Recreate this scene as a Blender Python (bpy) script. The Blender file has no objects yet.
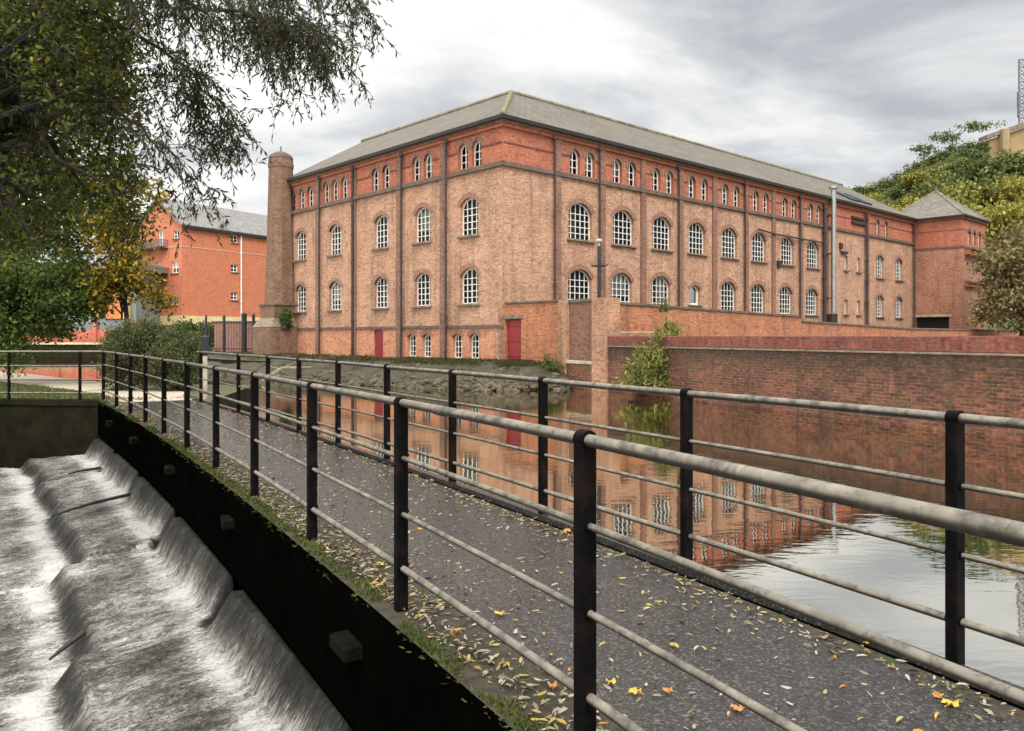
import bpy, bmesh, math, random
import numpy as np
from mathutils import Vector, Matrix, geometry

random.seed(7)
RNG = np.random.default_rng(11)
SC = bpy.context.scene
COL = SC.collection
R = math.radians
F = 800.0; CX = 512.0; HY = 336.0; CAMZ = 1.5


def zpx(y_, d): return CAMZ + (HY - y_) / F * d


def at(px, py, d):
    return Vector(((px - CX) / F * d, d, CAMZ - (py - HY) / F * d))


# ------------------------------------------------------------------ objects
def tag(o, label=None, cat=None, group=None, kind=None):
    if label: o['label'] = label
    if cat: o['category'] = cat
    if group: o['group'] = group
    if kind: o['kind'] = kind
    return o


def thing(name, loc, label, cat, group=None):
    o = bpy.data.objects.new(name, None)
    COL.objects.link(o)
    o.location = loc
    o.empty_display_size = 0.2
    return tag(o, label, cat, group)


class MB:
    """collects faces in world metres, links them as one mesh object"""
    def __init__(self):
        self.v = []; self.f = []

    def poly(self, pts):
        n = len(self.v)
        self.v += [tuple(p) for p in pts]
        self.f.append(list(range(n, n + len(pts))))

    def quadgrid(self, rows):
        n = len(self.v); w = len(rows[0])
        for r in rows: self.v += [tuple(p) for p in r]
        for i in range(len(rows) - 1):
            for j in range(w - 1):
                a = n + i * w + j
                self.f.append([a, a + 1, a + w + 1, a + w])

    def box(self, c, s, ang=0.0, bev=0.0, dirx=None):
        """box at centre c, size s, turned about Z"""
        ca, sa = math.cos(ang), math.sin(ang)
        hx, hy, hz = s[0] / 2, s[1] / 2, s[2] / 2
        def P(x, y, z): return (c[0] + x * ca - y * sa, c[1] + x * sa + y * ca, c[2] + z)
        if bev <= 0:
            n = len(self.v)
            for z in (-hz, hz):
                for x, y in ((-hx, -hy), (hx, -hy), (hx, hy), (-hx, hy)):
                    self.v.append(P(x, y, z))
            for q in ((3, 2, 1, 0), (4, 5, 6, 7), (0, 1, 5, 4), (1, 2, 6, 5), (2, 3, 7, 6), (3, 0, 4, 7)):
                self.f.append([n + k for k in q])
        else:
            b = min(bev, hx * .9, hy * .9, hz * .9)
            ring = [(-hx + b, -hy), (hx - b, -hy), (hx, -hy + b), (hx, hy - b), (hx - b, hy), (-hx + b, hy), (-hx, hy - b), (-hx, -hy + b)]
            ins = [(x * (hx - b) / hx, y * (hy - b) / hy) for x, y in ring]
            n = len(self.v)
            for rr, z in ((ins, -hz), (ring, -hz + b), (ring, hz - b), (ins, hz)):
                for x, y in rr: self.v.append(P(x, y, z))
            for k in range(3):
                for i in range(8):
                    j = (i + 1) % 8
                    self.f.append([n + k * 8 + i, n + k * 8 + j, n + k * 8 + 8 + j, n + k * 8 + 8 + i])
            self.f.append([n + i for i in reversed(range(8))])
            self.f.append([n + 24 + i for i in range(8)])

    def tube(self, pts, r, n=10, caps=True):
        pts = [Vector(p) for p in pts]
        rs = r if isinstance(r, (list, tuple)) else [r] * len(pts)
        base = len(self.v); up0 = None
        for i, p in enumerate(pts):
            a = pts[max(i - 1, 0)]; b = pts[min(i + 1, len(pts) - 1)]
            t = (b - a).normalized()
            ref = Vector((0, 0, 1)) if abs(t.z) < .95 else Vector((1, 0, 0))
            if up0 is not None:
                x = (up0 - t * up0.dot(t))
                x = x.normalized() if x.length > 1e-6 else t.cross(ref).normalized()
            else:
                x = t.cross(ref).normalized()
            up0 = x
            y = t.cross(x)
            for k in range(n):
                an = 2 * math.pi * k / n
                self.v.append(tuple(p + x * math.cos(an) * rs[i] + y * math.sin(an) * rs[i]))
        for i in range(len(pts) - 1):
            for k in range(n):
                a = base + i * n + k; b = base + i * n + (k + 1) % n
                self.f.append([a, b, b + n, a + n])
        if caps:
            self.f.append([base + k for k in reversed(range(n))])
            self.f.append([base + (len(pts) - 1) * n + k for k in range(n)])

    def prism(self, poly, z0, z1, top=None):
        """poly ccw"""
        n = len(poly); b = len(self.v)
        self.v += [(x, y, z0) for x, y in poly] + [(x, y, z1) for x, y in poly]
        for i in range(n):
            j = (i + 1) % n
            self.f.append([b + i, b + j, b + n + j, b + n + i])
        self.f.append([b + i for i in reversed(range(n))])
        self.f.append([b + n + i for i in range(n)])

    def sweep(self, path, prof):
        """path: (x, y) polyline; prof: closed (outward, z) loop; outward = right of travel; mitred"""
        P = [Vector((p[0], p[1])) for p in path]
        rings = []
        for i, p in enumerate(P):
            ns = []
            if i > 0: d = (P[i] - P[i - 1]).normalized(); ns.append(Vector((d.y, -d.x)))
            if i < len(P) - 1: d = (P[i + 1] - P[i]).normalized(); ns.append(Vector((d.y, -d.x)))
            m = sum(ns, Vector((0, 0))) / len(ns)
            m = m / m.length_squared
            rings.append([(p.x + m.x * o, p.y + m.y * o, z) for o, z in prof])
        b = len(self.v); n = len(prof)
        for r in rings: self.v += r
        for i in range(len(P) - 1):
            for k in range(n):
                j = (k + 1) % n
                self.f.append([b + i * n + k, b + i * n + j, b + (i + 1) * n + j, b + (i + 1) * n + k])
        self.f.append([b + k for k in range(n)])
        self.f.append([b + (len(P) - 1) * n + k for k in reversed(range(n))])

    def build(self, name, mat, parent=None, origin=None, smooth=None, fix=True):
        o3 = Vector(origin) if origin is not None else (parent_origin(parent) if parent else Vector((0, 0, 0)))
        me = bpy.data.meshes.new(name)
        me.from_pydata([(x - o3.x, y - o3.y, z - o3.z) for x, y, z in self.v], [], self.f)
        if fix:
            bm = bmesh.new(); bm.from_mesh(me)
            bmesh.ops.recalc_face_normals(bm, faces=bm.faces)
            bm.to_mesh(me); bm.free()
        box_uv(me, o3)
        me.materials.append(mat)
        if smooth is not None:
            me.shade_smooth()
            me.set_sharp_from_angle(angle=R(smooth))
        ob = bpy.data.objects.new(name, me)
        COL.objects.link(ob)
        if parent:
            ob.parent = parent
        else:
            ob.location = o3
        return ob


def parent_origin(o):
    v = Vector(o.location)
    while o.parent:
        o = o.parent; v = v + Vector(o.location)
    return v


def box_uv(me, o3):
    uvl = me.uv_layers.new(name='UVMap')
    n = len(me.loops)
    co = np.empty(len(me.vertices) * 3, np.float32); me.vertices.foreach_get('co', co); co = co.reshape(-1, 3) + np.array(o3)
    li = np.empty(n, np.int32); me.loops.foreach_get('vertex_index', li)
    nor = np.empty(len(me.polygons) * 3, np.float32); me.polygons.foreach_get('normal', nor); nor = nor.reshape(-1, 3)
    tot = np.empty(len(me.polygons), np.int32); me.polygons.foreach_get('loop_total', tot)
    ln = np.repeat(nor, tot, axis=0)
    t = np.stack([-ln[:, 1], ln[:, 0], np.zeros(n)], 1)
    L = np.linalg.norm(t, axis=1)
    flat = L < .05
    t[flat] = (1, 0, 0); L[flat] = 1
    t /= L[:, None]
    b = np.cross(ln, t); b[flat] = (0, 1, 0)
    p = co[li]
    uv = np.stack([(p * t).sum(1), (p * b).sum(1)], 1).astype(np.float32)
    uvl.data.foreach_set('uv', uv.ravel())


def copy_tree(o, parent=None):
    c = o.copy(); COL.objects.link(c); c.parent = parent
    for ch in list(o.children): copy_tree(ch, c)
    return c


# ---------------------------------------------------------------- materials
MATS = {}


class NT:
    def __init__(self, name):
        self.m = bpy.data.materials.new(name)
        self.m.use_nodes = True
        self.t = self.m.node_tree
        self.b = self.t.nodes['Principled BSDF']
        self.out = self.t.nodes['Material Output']

    def n(self, ty, ins=None, **kw):
        nd = self.t.nodes.new('ShaderNode' + ty)
        for k, v in kw.items(): setattr(nd, k, v)
        for k, v in (ins or {}).items():
            self.put(nd.inputs[k], v)
        return nd

    def put(self, sock, v):
        if isinstance(v, bpy.types.NodeSocket): self.t.links.new(v, sock)
        elif isinstance(v, (tuple, list)) and len(v) == 3 and sock.type == 'RGBA': sock.default_value = (*v, 1)
        else: sock.default_value = v

    def set(self, **kw):
        for k, v in kw.items(): self.put(self.b.inputs[k.replace('_', ' ')], v)

    def coord(self, which='Object'):
        return self.n('TexCoord').outputs[which]

    def mapping(self, vec, scale=(1, 1, 1), rot=(0, 0, 0), loc=(0, 0, 0)):
        return self.n('Mapping', {'Vector': vec, 'Scale': scale, 'Rotation': rot, 'Location': loc}).outputs[0]

    def noise(self, vec, scale, detail=4, rough=.55, out='Fac', dist=0.0):
        return self.n('TexNoise', {'Vector': vec, 'Scale': scale, 'Detail': detail, 'Roughness': rough, 'Distortion': dist}).outputs[out]

    def ramp(self, fac, stops):
        nd = self.n('ValToRGB', {'Fac': fac})
        e = nd.color_ramp.elements
        while len(e) < len(stops): e.new(.5)
        for k, (p, c) in enumerate(stops):
            e[k].position = p; e[k].color = (*c, 1) if len(c) == 3 else c
        return nd.outputs[0]

    def g(self, fac, lo, hi):
        return self.n('MapRange', {'Value': fac, 'From Min': lo, 'From Max': hi}).outputs[0]

    def mix(self, fac, a, b, mode='MIX'):
        nd = self.n('Mix', data_type='RGBA', blend_type=mode)
        self.put(nd.inputs['Factor'], fac); self.put(nd.inputs['A'], a); self.put(nd.inputs['B'], b)
        return nd.outputs['Result']

    def math(self, op, a, b=0.0):
        nd = self.n('Math', operation=op); self.put(nd.inputs[0], a); self.put(nd.inputs[1], b)
        return nd.outputs[0]

    def bump(self, h, strength=.3, dist=.02):
        nd = self.n('Bump', {'Height': h, 'Strength': strength, 'Distance': dist})
        self.t.links.new(nd.outputs[0], self.b.inputs['Normal'])


def brick_mat(name, c1, c2, mortar, dark=(.05, .04, .035), stain=.5, moss=0.0, pale=0.0, bw=.24, bh=.082, soot_scale=.5, bs=.6, dark_band=None):
    m = NT(name)
    uv = m.coord('UV')
    br = m.n('TexBrick', {'Vector': uv, 'Color1': c1, 'Color2': c2, 'Mortar': mortar, 'Scale': 1.0, 'Mortar Size': .012,
                          'Mortar Smooth': .2, 'Bias': 0.0, 'Brick Width': bw, 'Row Height': bh}, offset=.5)
    col = br.outputs['Color']
    # single dark and pale bricks
    nb = m.n('TexWhiteNoise', {'Vector': m.n('VectorMath', {0: uv, 1: (bw, bh, 1)}, operation='SNAP').outputs[0]}, noise_dimensions='2D').outputs['Value']
    col = m.mix(m.math('MULTIPLY', m.g(nb, .76, 1.0), .7), col, tuple(x * .45 for x in c2))
    col = m.mix(m.math('MULTIPLY', m.g(nb, .16, .0), .3 + pale), col, tuple(min(1, x * 1.25 + .06) for x in c1))
    # weather: blotches, vertical streaks, courses
    n1 = m.noise(uv, .55, 6, .65)
    col = m.mix(m.math('MULTIPLY', m.g(n1, .44, .78), stain * .75), col, tuple(x * .42 for x in c2))
    n1b = m.noise(m.mapping(uv, (1, 1, 1), loc=(13, 7, 0)), .9, 5, .6)
    col = m.mix(m.math('MULTIPLY', m.g(n1b, .5, .8), .3 + pale), col, tuple(min(1, x * 1.15 + .09) for x in c1))
    n2 = m.noise(m.mapping(uv, (2.2, .16, 1)), 1.0, 5, .6)
    col = m.mix(m.math('MULTIPLY', m.g(n2, .52, .8), stain), col, dark)
    n3 = m.noise(m.mapping(uv, (.25, 3.4, 1)), 1.0, 3, .6)
    col = m.mix(m.math('MULTIPLY', m.g(n3, .55, .8), stain * .6), col, tuple(x * .5 for x in c2))
    if moss > 0:
        n4 = m.noise(uv, 1.3, 6, .7)
        col = m.mix(m.math('MULTIPLY', m.g(n4, .5, .68), moss), col, (.075, .085, .03))
    if dark_band:
        # ragged darkening of the brick that grows between the given heights
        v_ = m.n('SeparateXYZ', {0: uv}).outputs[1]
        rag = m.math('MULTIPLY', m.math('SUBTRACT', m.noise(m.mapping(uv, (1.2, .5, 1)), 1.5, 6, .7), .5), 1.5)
        for a_, b_, am in dark_band:
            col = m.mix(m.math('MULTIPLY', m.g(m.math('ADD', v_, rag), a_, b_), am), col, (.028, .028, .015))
    ng = m.noise(m.mapping(uv, (1, 2.2, 1)), 7.0, 5, .75)
    col = m.mix(m.math('MULTIPLY', m.g(ng, .46, .66), .72), col, tuple(x * .5 for x in c2))
    col = m.mix(m.math('MULTIPLY', m.g(ng, .47, .32), .5), col, tuple(min(1, x * 1.2 + .06) for x in c1))
    m.set(Base_Color=col, Roughness=.88)
    h = m.mix(.35, br.outputs['Fac'], m.noise(uv, 18, 3))
    m.bump(m.math('SUBTRACT', 1.0, h), bs, .02)
    return m.m


def plain(name, col, rough=.6, var=.25, scale=6, metal=0.0, bump=0.0, bscale=30, spec=.5, dirt=None, dirt_amt=.6, dscale=3):
    m = NT(name)
    ob = m.coord('Object')
    n = m.noise(ob, scale, 5, .6)
    c = m.mix(m.g(n, .3, .7), tuple(x * (1 - var) for x in col), tuple(min(1, x * (1 + var)) for x in col))
    if dirt:
        d = m.noise(m.mapping(ob, loc=(3, 8, 1)), dscale, 6, .7)
        c = m.mix(m.math('MULTIPLY', m.g(d, .47, .68), dirt_amt), c, dirt)
    m.set(Base_Color=c, Roughness=rough, Metallic=metal)
    m.b.inputs['Specular IOR Level'].default_value = spec
    if bump: m.bump(m.noise(ob, bscale, 5, .65), bump, .02)
    return m.m


def leaf_mat(name, stops, trans=.35, rough=.5, clump=.5, cl_lo=.6):
    m = NT(name)
    rnd = m.n('NewGeometry').outputs['Random Per Island']
    c = m.ramp(rnd, stops)
    n = m.noise(m.coord('Object'), clump, 3, .6)
    c = m.mix(m.g(n, .35, .65), m.mix(1.0, c, (cl_lo, cl_lo, cl_lo), 'MULTIPLY'), c)
    m.set(Base_Color=c, Roughness=rough)
    m.b.inputs['Specular IOR Level'].default_value = .15
    tr = m.n('BsdfTranslucent', {'Color': c})
    ms = m.n('MixShader', {0: trans, 1: m.b.outputs[0], 2: tr.outputs[0]})
    m.t.links.new(ms.outputs[0], m.out.inputs['Surface'])
    return m.m


BR_MAIN = brick_mat('brick_tan', (.585, .325, .20), (.405, .195, .115), (.40, .30, .215), stain=.8, pale=.15)
BR_TOP = brick_mat('brick_red_upper', (.56, .165, .08), (.42, .115, .06), (.32, .17, .12), stain=.55)
BR_BASE = brick_mat('brick_orange_base', (.68, .30, .155), (.54, .20, .10), (.42, .28, .20), stain=.45)
BR_PIL = brick_mat('brick_pilaster', (.34, .165, .10), (.22, .10, .062), (.2, .14, .105), stain=.9)
BR_YARD = brick_mat('brick_yard', (.56, .205, .085), (.38, .12, .05), (.34, .22, .14), stain=.85, moss=.2)
BR_PIER = brick_mat('brick_pier', (.48, .25, .14), (.34, .145, .085), (.38, .30, .21), stain=.75, moss=.3, pale=.25)
BR_FRONT = brick_mat('brick_canal_wall', (.235, .066, .027), (.075, .026, .016), (.19, .13, .085), dark=(.018, .015, .012), stain=1.25, moss=.5, dark_band=((.25, 1.05, .85),), bw=.27, bh=.095, bs=1.0)
BR_COPE = brick_mat('brick_coping', (.25, .065, .035), (.15, .037, .022), (.14, .08, .06), stain=.9, bw=.115, bh=.23)
BR_ARCH = brick_mat('brick_arch', (.40, .20, .125), (.27, .125, .085), (.2, .15, .12), stain=.5, bw=.1, bh=.24)
BR_APT = brick_mat('brick_apartment', (.63, .195, .095), (.54, .16, .075), (.52, .2, .12), dark=(.40, .12, .07), stain=.3, bs=.2)
BR_FAR = brick_mat('brick_far_wall', (.56, .14, .07), (.44, .10, .055), (.34, .14, .1), stain=.4, bs=.2)
BR_TOWER = brick_mat('brick_tower', (.54, .25, .145), (.36, .14, .085), (.34, .22, .16), stain=.7)
BR_CHIM = brick_mat('brick_chimney', (.27, .145, .08), (.17, .08, .048), (.17, .125, .085), stain=.9, moss=.4)


def slate_mat(name, c, lichen=.5):
    m = NT(name)
    uv = m.coord('UV')
    br = m.n('TexBrick', {'Vector': uv, 'Color1': c, 'Color2': tuple(x * .7 for x in c), 'Mortar': tuple(x * .35 for x in c),
                          'Scale': 1.0, 'Mortar Size': .016, 'Brick Width': .5, 'Row Height': .3}, offset=.5)
    col = br.outputs['Color']
    n = m.noise(uv, .35, 6, .65)
    col = m.mix(m.math('MULTIPLY', m.g(n, .45, .7), lichen), col, (.17, .15, .10))
    n = m.noise(m.mapping(uv, (1.5, .2, 1)), 1.2, 5, .6)
    col = m.mix(m.math('MULTIPLY', m.g(n, .5, .75), .5), col, tuple(x * .55 for x in c))
    m.set(Base_Color=col, Roughness=.8)
    m.b.inputs['Specular IOR Level'].default_value = .25
    m.bump(m.math('SUBTRACT', 1.0, br.outputs['Fac']), .5, .02)
    return m.m


SLATE = slate_mat('slate', (.158, .140, .115), .6)
SLATE_T = slate_mat('slate_tower', (.20, .185, .16), .35)
SLATE_A = slate_mat('slate_apartment', (.27, .26, .25), .1)
RIDGE = plain('ridge_stone', (.19, .16, .105), .9, .4, 2.0, bump=.3)
STONE_D = plain('stone_dark', (.12, .085, .065), .9, .4, 3, bump=.3)
STONE = plain('stone_sill', (.22, .165, .12), .9, .35, 4, bump=.2, dirt=(.05, .04, .035))
STONE_L = plain('stone_pale', (.42, .36, .25), .9, .3, 2, bump=.2, dirt=(.12, .1, .07))
GUTTER = plain('gutter_black', (.018, .017, .018), .45, .3, 4)
PIPE_D = plain('downpipe', (.035, .022, .02), .5, .4, 3)
WHITE = plain('white_paint', (.80, .79, .74), .5, .08, 5, dirt=(.45, .42, .36), dirt_amt=.4)
RED_D = plain('red_door', (.26, .018, .022), .5, .2, 3, dirt=(.12, .02, .02), dirt_amt=.6)
POST = plain('black_post_paint', (.0035, .0032, .0036), .6, .3, 9, bump=.12, bscale=60, dirt=(.03, .016, .011), dirt_amt=.4, dscale=7, spec=.06)
STEEL = plain('flue_steel', (.36, .35, .335), .35, .15, 2, metal=.7)
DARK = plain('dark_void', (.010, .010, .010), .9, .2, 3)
CREAM = plain('cream_render', (.62, .50, .27), .8, .12, 1.5)
YELLOW = plain('yellow_column', (.72, .50, .16), .7, .15, 2)
GREYWALL = plain('grey_panel', (.22, .24, .23), .6, .2, 1)
ORANGEP = plain('orange_panel', (.60, .22, .07), .7, .2, 1)
BARK = plain('bark', (.055, .042, .03), .9, .4, 5, bump=.6, bscale=20)
BARK_B = plain('bark_near', (.022, .018, .014), .95, .4, 6, bump=.6, bscale=25)
SANDR = plain('sandstone_wall', (.33, .23, .12), .9, .25, .4, bump=.3, bscale=4, dirt=(.2, .16, .09))
MASTM = plain('mast_metal', (.10, .10, .105), .5, .2, 3)
LIMEST = plain('pier_cap_stone', (.0055, .0056, .0044), .95, .5, 8, bump=1.0, bscale=14, spec=.05, dirt=(.006, .010, .003), dirt_amt=.8)
TAR_VOID = plain('tarred_void_black', (.0018, .0017, .0015), 1.0, .4, 3, bump=.4, dirt=(.002, .0035, .001), dirt_amt=.6, spec=0.0)  # near-zero colour carries the black shade under and beside the deck
MOSSWALL = plain('mossy_stone', (.016, .014, .008), .95, .5, 2.5, spec=.05, bump=.9, bscale=6, dirt=(.014, .02, .006), dirt_amt=.7)
RUBBLEM = plain('rubble_stone', (.085, .07, .045), .9, .5, 2.2, bump=.4, dirt=(.045, .045, .02), dirt_amt=.85)
WOODD = plain('wet_wood', (.025, .02, .014), .7, .4, 6, bump=.4)
WOODP = plain('pale_post', (.38, .33, .26), .8, .2, 6, dirt=(.1, .08, .06))
IRON = plain('black_iron', (.013, .013, .015), .5, .2, 4)


def rail_mat():
    m = NT('weathered_rail_paint')
    ob = m.coord('Object')
    n = m.noise(ob, 7, 6, .7)
    c = m.mix(m.g(n, .3, .7), (.11, .096, .074), (.27, .24, .19))
    d = m.noise(m.mapping(ob, (1, 1, 1), loc=(5, 2, 9)), 11, 7, .75)
    c = m.mix(m.math('MULTIPLY', m.g(d, .48, .62), .85), c, (.05, .042, .034))
    # shade on pipe undersides painted in dark, broken up by mottled grime
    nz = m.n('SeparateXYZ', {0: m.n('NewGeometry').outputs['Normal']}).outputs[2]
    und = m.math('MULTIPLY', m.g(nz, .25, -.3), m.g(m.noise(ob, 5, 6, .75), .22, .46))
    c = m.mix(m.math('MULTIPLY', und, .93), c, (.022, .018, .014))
    e = m.noise(m.mapping(ob, loc=(1, 7, 3)), 3.0, 5, .7)
    c = m.mix(m.math('MULTIPLY', m.g(e, .6, .72), .6), c, (.16, .13, .06))
    m.set(Base_Color=c, Roughness=.62)
    m.bump(d, .25, .004)
    return m.m


RAIL = rail_mat()


def asphalt():
    m = NT('asphalt')
    ob = m.coord('Object')
    n = m.noise(ob, 70, 3, .7)
    c = m.mix(m.g(n, .34, .66), (.0125, .0118, .0112), (.054, .0505, .047))
    v = m.n('TexVoronoi', {'Vector': ob, 'Scale': 95.0}).outputs['Color']
    v = m.n('SeparateXYZ', {0: v}).outputs[0]
    c = m.mix(m.math('MULTIPLY', m.g(v, .8, .95), .6), c, (.16, .147, .133))
    n2 = m.noise(ob, 1.1, 5, .65)
    c = m.mix(m.math('MULTIPLY', m.g(n2, .48, .72), .5), c, (.018, .016, .0145))
    n3 = m.noise(m.mapping(ob, loc=(9, 3, 0)), 2.3, 5, .65)
    c = m.mix(m.math('MULTIPLY', m.g(n3, .55, .72), .35), c, (.058, .051, .044))
    m.set(Base_Color=c, Roughness=m.g(n2, .3, 1.3))
    m.b.inputs['Specular IOR Level'].default_value = .35
    m.bump(n, .55, .008)
    return m.m


ASPHALT = asphalt()
GRAVEL = plain('pale_path', (.42, .35, .27), .95, .2, 1.2, bump=.5, bscale=60)


def verge_mat():
    m = NT('mossy_verge')
    ob = m.coord('Object')
    n = m.noise(ob, 9, 6, .7)
    c = m.mix(m.g(n, .35, .65), (.02, .016, .01), (.065, .05, .03))
    n2 = m.noise(m.mapping(ob, loc=(4, 4, 4)), 3.0, 5, .65)
    c = m.mix(m.g(n2, .52, .64), c, (.035, .046, .012))
    m.set(Base_Color=c, Roughness=.95)
    m.bump(n, .9, .03)
    return m.m


VERGE = verge_mat()


def ground_mat():
    m = NT('ground_grass')
    ob = m.coord('Object')
    n = m.noise(ob, .8, 7, .7)
    c = m.mix(m.g(n, .35, .65), (.05, .062, .018), (.11, .10, .045))
    n2 = m.noise(m.mapping(ob, loc=(40, 3, 0)), .25, 6, .7)
    c = m.mix(m.g(n2, .5, .65), c, (.075, .095, .022))
    m.set(Base_Color=c, Roughness=.95)
    m.bump(m.noise(ob, 14, 5, .7), .8, .04)
    return m.m


GROUND = ground_mat()
SOIL = plain('bank_soil', (.048, .038, .023), .95, .5, 1.2, bump=.9, bscale=7, dirt=(.03, .04, .012), dirt_amt=.8, dscale=1.2)


def water_mat():
    m = NT('canal_water')
    ob = m.coord('Object')
    r1 = m.noise(m.mapping(ob, (.55, 1.6, 1), rot=(0, 0, R(-38))), 1.1, 3, .5)
    r2 = m.noise(m.mapping(ob, (1.0, 2.4, 1), rot=(0, 0, R(20))), 3.0, 2, .5)
    patch = m.g(m.noise(ob, .09, 3, .5), .35, .7)
    h = m.math('ADD', m.math('MULTIPLY', r1, .7), m.math('MULTIPLY', r2, .3))
    h = m.math('MULTIPLY', h, m.math('ADD', .55, patch))
    m.set(Base_Color=(.024, .014, .005), Roughness=.6)
    m.b.inputs['Specular IOR Level'].default_value = 0.0
    bp = m.n('Bump', {'Height': h, 'Strength': .085, 'Distance': .05}).outputs[0]
    gl = m.n('BsdfGlossy', {'Color': (.89, .86, .78), 'Roughness': .012, 'Normal': bp})
    fr = m.n('Fresnel', {'IOR': 1.5, 'Normal': bp}).outputs[0]
    k = m.math('MINIMUM', m.math('ADD', m.math('MULTIPLY', fr, 1.0), .07), .9)
    ms = m.n('MixShader', {0: k, 1: m.b.outputs[0], 2: gl.outputs[0]})
    m.t.links.new(ms.outputs[0], m.out.inputs['Surface'])
    return m.m


WATER = water_mat()


def foam_mat():
    m = NT('weir_foam')
    uv = m.n('UVMap', uv_map='FLOW').outputs[0]
    s1 = m.noise(m.mapping(uv, (8, 3.4, 1)), 1.0, 9, .78, dist=.8)
    s2 = m.noise(m.mapping(uv, (44, 26, 1)), 1.0, 6, .8, dist=.7)
    s4 = m.noise(m.mapping(uv, (95, 9, 1), loc=(2, 9, 0)), 1.0, 3, .7, dist=.4)
    s3 = m.noise(m.mapping(uv, (1.1, .9, 1), loc=(3, 5, 0)), 1.0, 6, .65)
    fa = m.n('Attribute', attribute_name='foam').outputs['Fac']
    k = m.math('ADD', m.math('MULTIPLY', s1, .40), m.math('MULTIPLY', s2, .48))
    k = m.math('ADD', k, m.math('MULTIPLY', s4, .12))
    k = m.math('ADD', k, m.math('MULTIPLY', m.math('SUBTRACT', s3, .5), .36))
    k = m.math('ADD', k, m.math('MULTIPLY', m.math('SUBTRACT', fa, .5), .36))
    c = m.ramp(k, [(.35, (.010, .009, .008)), (.435, (.05, .047, .039)), (.495, (.15, .142, .122)), (.55, (.44, .425, .385)), (.63, (.90, .885, .84))])
    m.set(Base_Color=c, Roughness=m.g(k, .8, .2))
    m.b.inputs['Specular IOR Level'].default_value = .35
    m.bump(m.math('ADD', m.math('ADD', s1, s4), m.math('MULTIPLY', s2, 1.2)), 1.0, .03)
    return m.m


FOAM = foam_mat()


def pane_mat(name, tint):
    m = NT(name)
    ob = m.coord('Object')
    gl = m.n('BsdfGlossy', {'Color': (.42, .45, .46), 'Roughness': .03})
    tr = m.n('BsdfTransparent', {'Color': tint})
    lw = m.n('Fresnel', {'IOR': 1.45})
    ms = m.n('MixShader', {0: lw.outputs[0], 1: tr.outputs[0], 2: gl.outputs[0]})
    b = m.n('Bump', {'Height': m.noise(ob, 2.5, 2, .5), 'Strength': .08, 'Distance': .03})
    m.t.links.new(b.outputs[0], gl.inputs['Normal'])
    m.t.links.new(ms.outputs[0], m.out.inputs['Surface'])
    return m.m


GLASS = pane_mat('window_glass', (.75, .78, .76))
BLIND = plain('window_blind', (.55, .53, .47), .9, .1, 2)
ROOM = plain('room_interior', (.055, .052, .05), .95, .4, 1.0)
ROOMG = plain('room_interior_pale', (.20, .20, .19), .95, .4, 1.0)

# ------------------------------------------------------------------ camera
cam = bpy.data.objects.new('camera', bpy.data.cameras.new('camera'))
COL.objects.link(cam)
cam.location = (0, 0, CAMZ)
cam.rotation_euler = (R(90), 0, 0)
cam.data.sensor_width = 36
cam.data.lens = 36 * F / 1024
cam.data.shift_y = -(365.5 - HY) / 1024
cam.data.clip_start = .05
cam.data.clip_end = 5000
SC.camera = cam
SC.render.resolution_x = 1024; SC.render.resolution_y = 731

# ------------------------------------------------------------------- light
SUN_EL, SUN_AZ = R(48), R(160)       # azimuth clockwise from +Y (north)
world = bpy.data.worlds.new('World'); SC.world = world; world.use_nodes = True
wt = world.node_tree


class WNT(NT):
    def __init__(self, t):
        self.t = t; self.b = t.nodes['Background']


w = WNT(wt)
sky = w.n('TexSky', sky_type='NISHITA', sun_disc=False, sun_elevation=SUN_EL, sun_rotation=SUN_AZ)
gen = w.coord('Generated')
sep = w.n('SeparateXYZ', {0: gen})
zc = w.math('MAXIMUM', sep.outputs[2], 0.0)
den = w.math('ADD', zc, .28)
flat = w.n('CombineXYZ', {0: w.math('DIVIDE', sep.outputs[0], den), 1: w.math('DIVIDE', sep.outputs[1], den), 2: 0.0}).outputs[0]
c1 = w.noise(w.mapping(flat, (1.0, 1.45, 1), rot=(0, 0, R(-22)), loc=(2.3, 4.1, 0)), 1.25, 8, .56, dist=.35)
c2 = w.noise(w.mapping(flat, (1, 1, 1), loc=(7.7, 1.3, 0)), .6, 4, .5)
# brighter cloud toward the left, heavier grey toward the right
side = w.g(sep.outputs[0], .55, -.45)
k = w.math('ADD', w.math('ADD', w.math('MULTIPLY', c1, 1.9), -.44), w.math('MULTIPLY', w.math('SUBTRACT', c2, .5), .5))
k = w.math('ADD', k, w.math('MULTIPLY', w.math('SUBTRACT', side, .5), .34))
cl = w.ramp(k, [(.24, (2.95, 3.06, 3.2)), (.38, (3.95, 4.03, 4.06)), (.50, (5.05, 5.04, 4.92)), (.62, (6.0, 5.95, 5.75)), (.76, (7.4, 7.3, 7.0))])
back = w.g(sep.outputs[1], .1, -.6)
gain = w.math('ADD', w.math('MULTIPLY', w.g(sep.outputs[2], .42, .95), 2.2), w.math('MULTIPLY', back, 1.3))
gain = w.math('ADD', 1.0, gain)
cl = w.mix(1.0, cl, w.n('CombineColor', {0: gain, 1: gain, 2: gain}).outputs[0], 'MULTIPLY')
mixc = w.mix(.92, sky.outputs[0], cl)
w.t.links.new(mixc, w.b.inputs['Color'])
w.b.inputs['Strength'].default_value = .095

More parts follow.
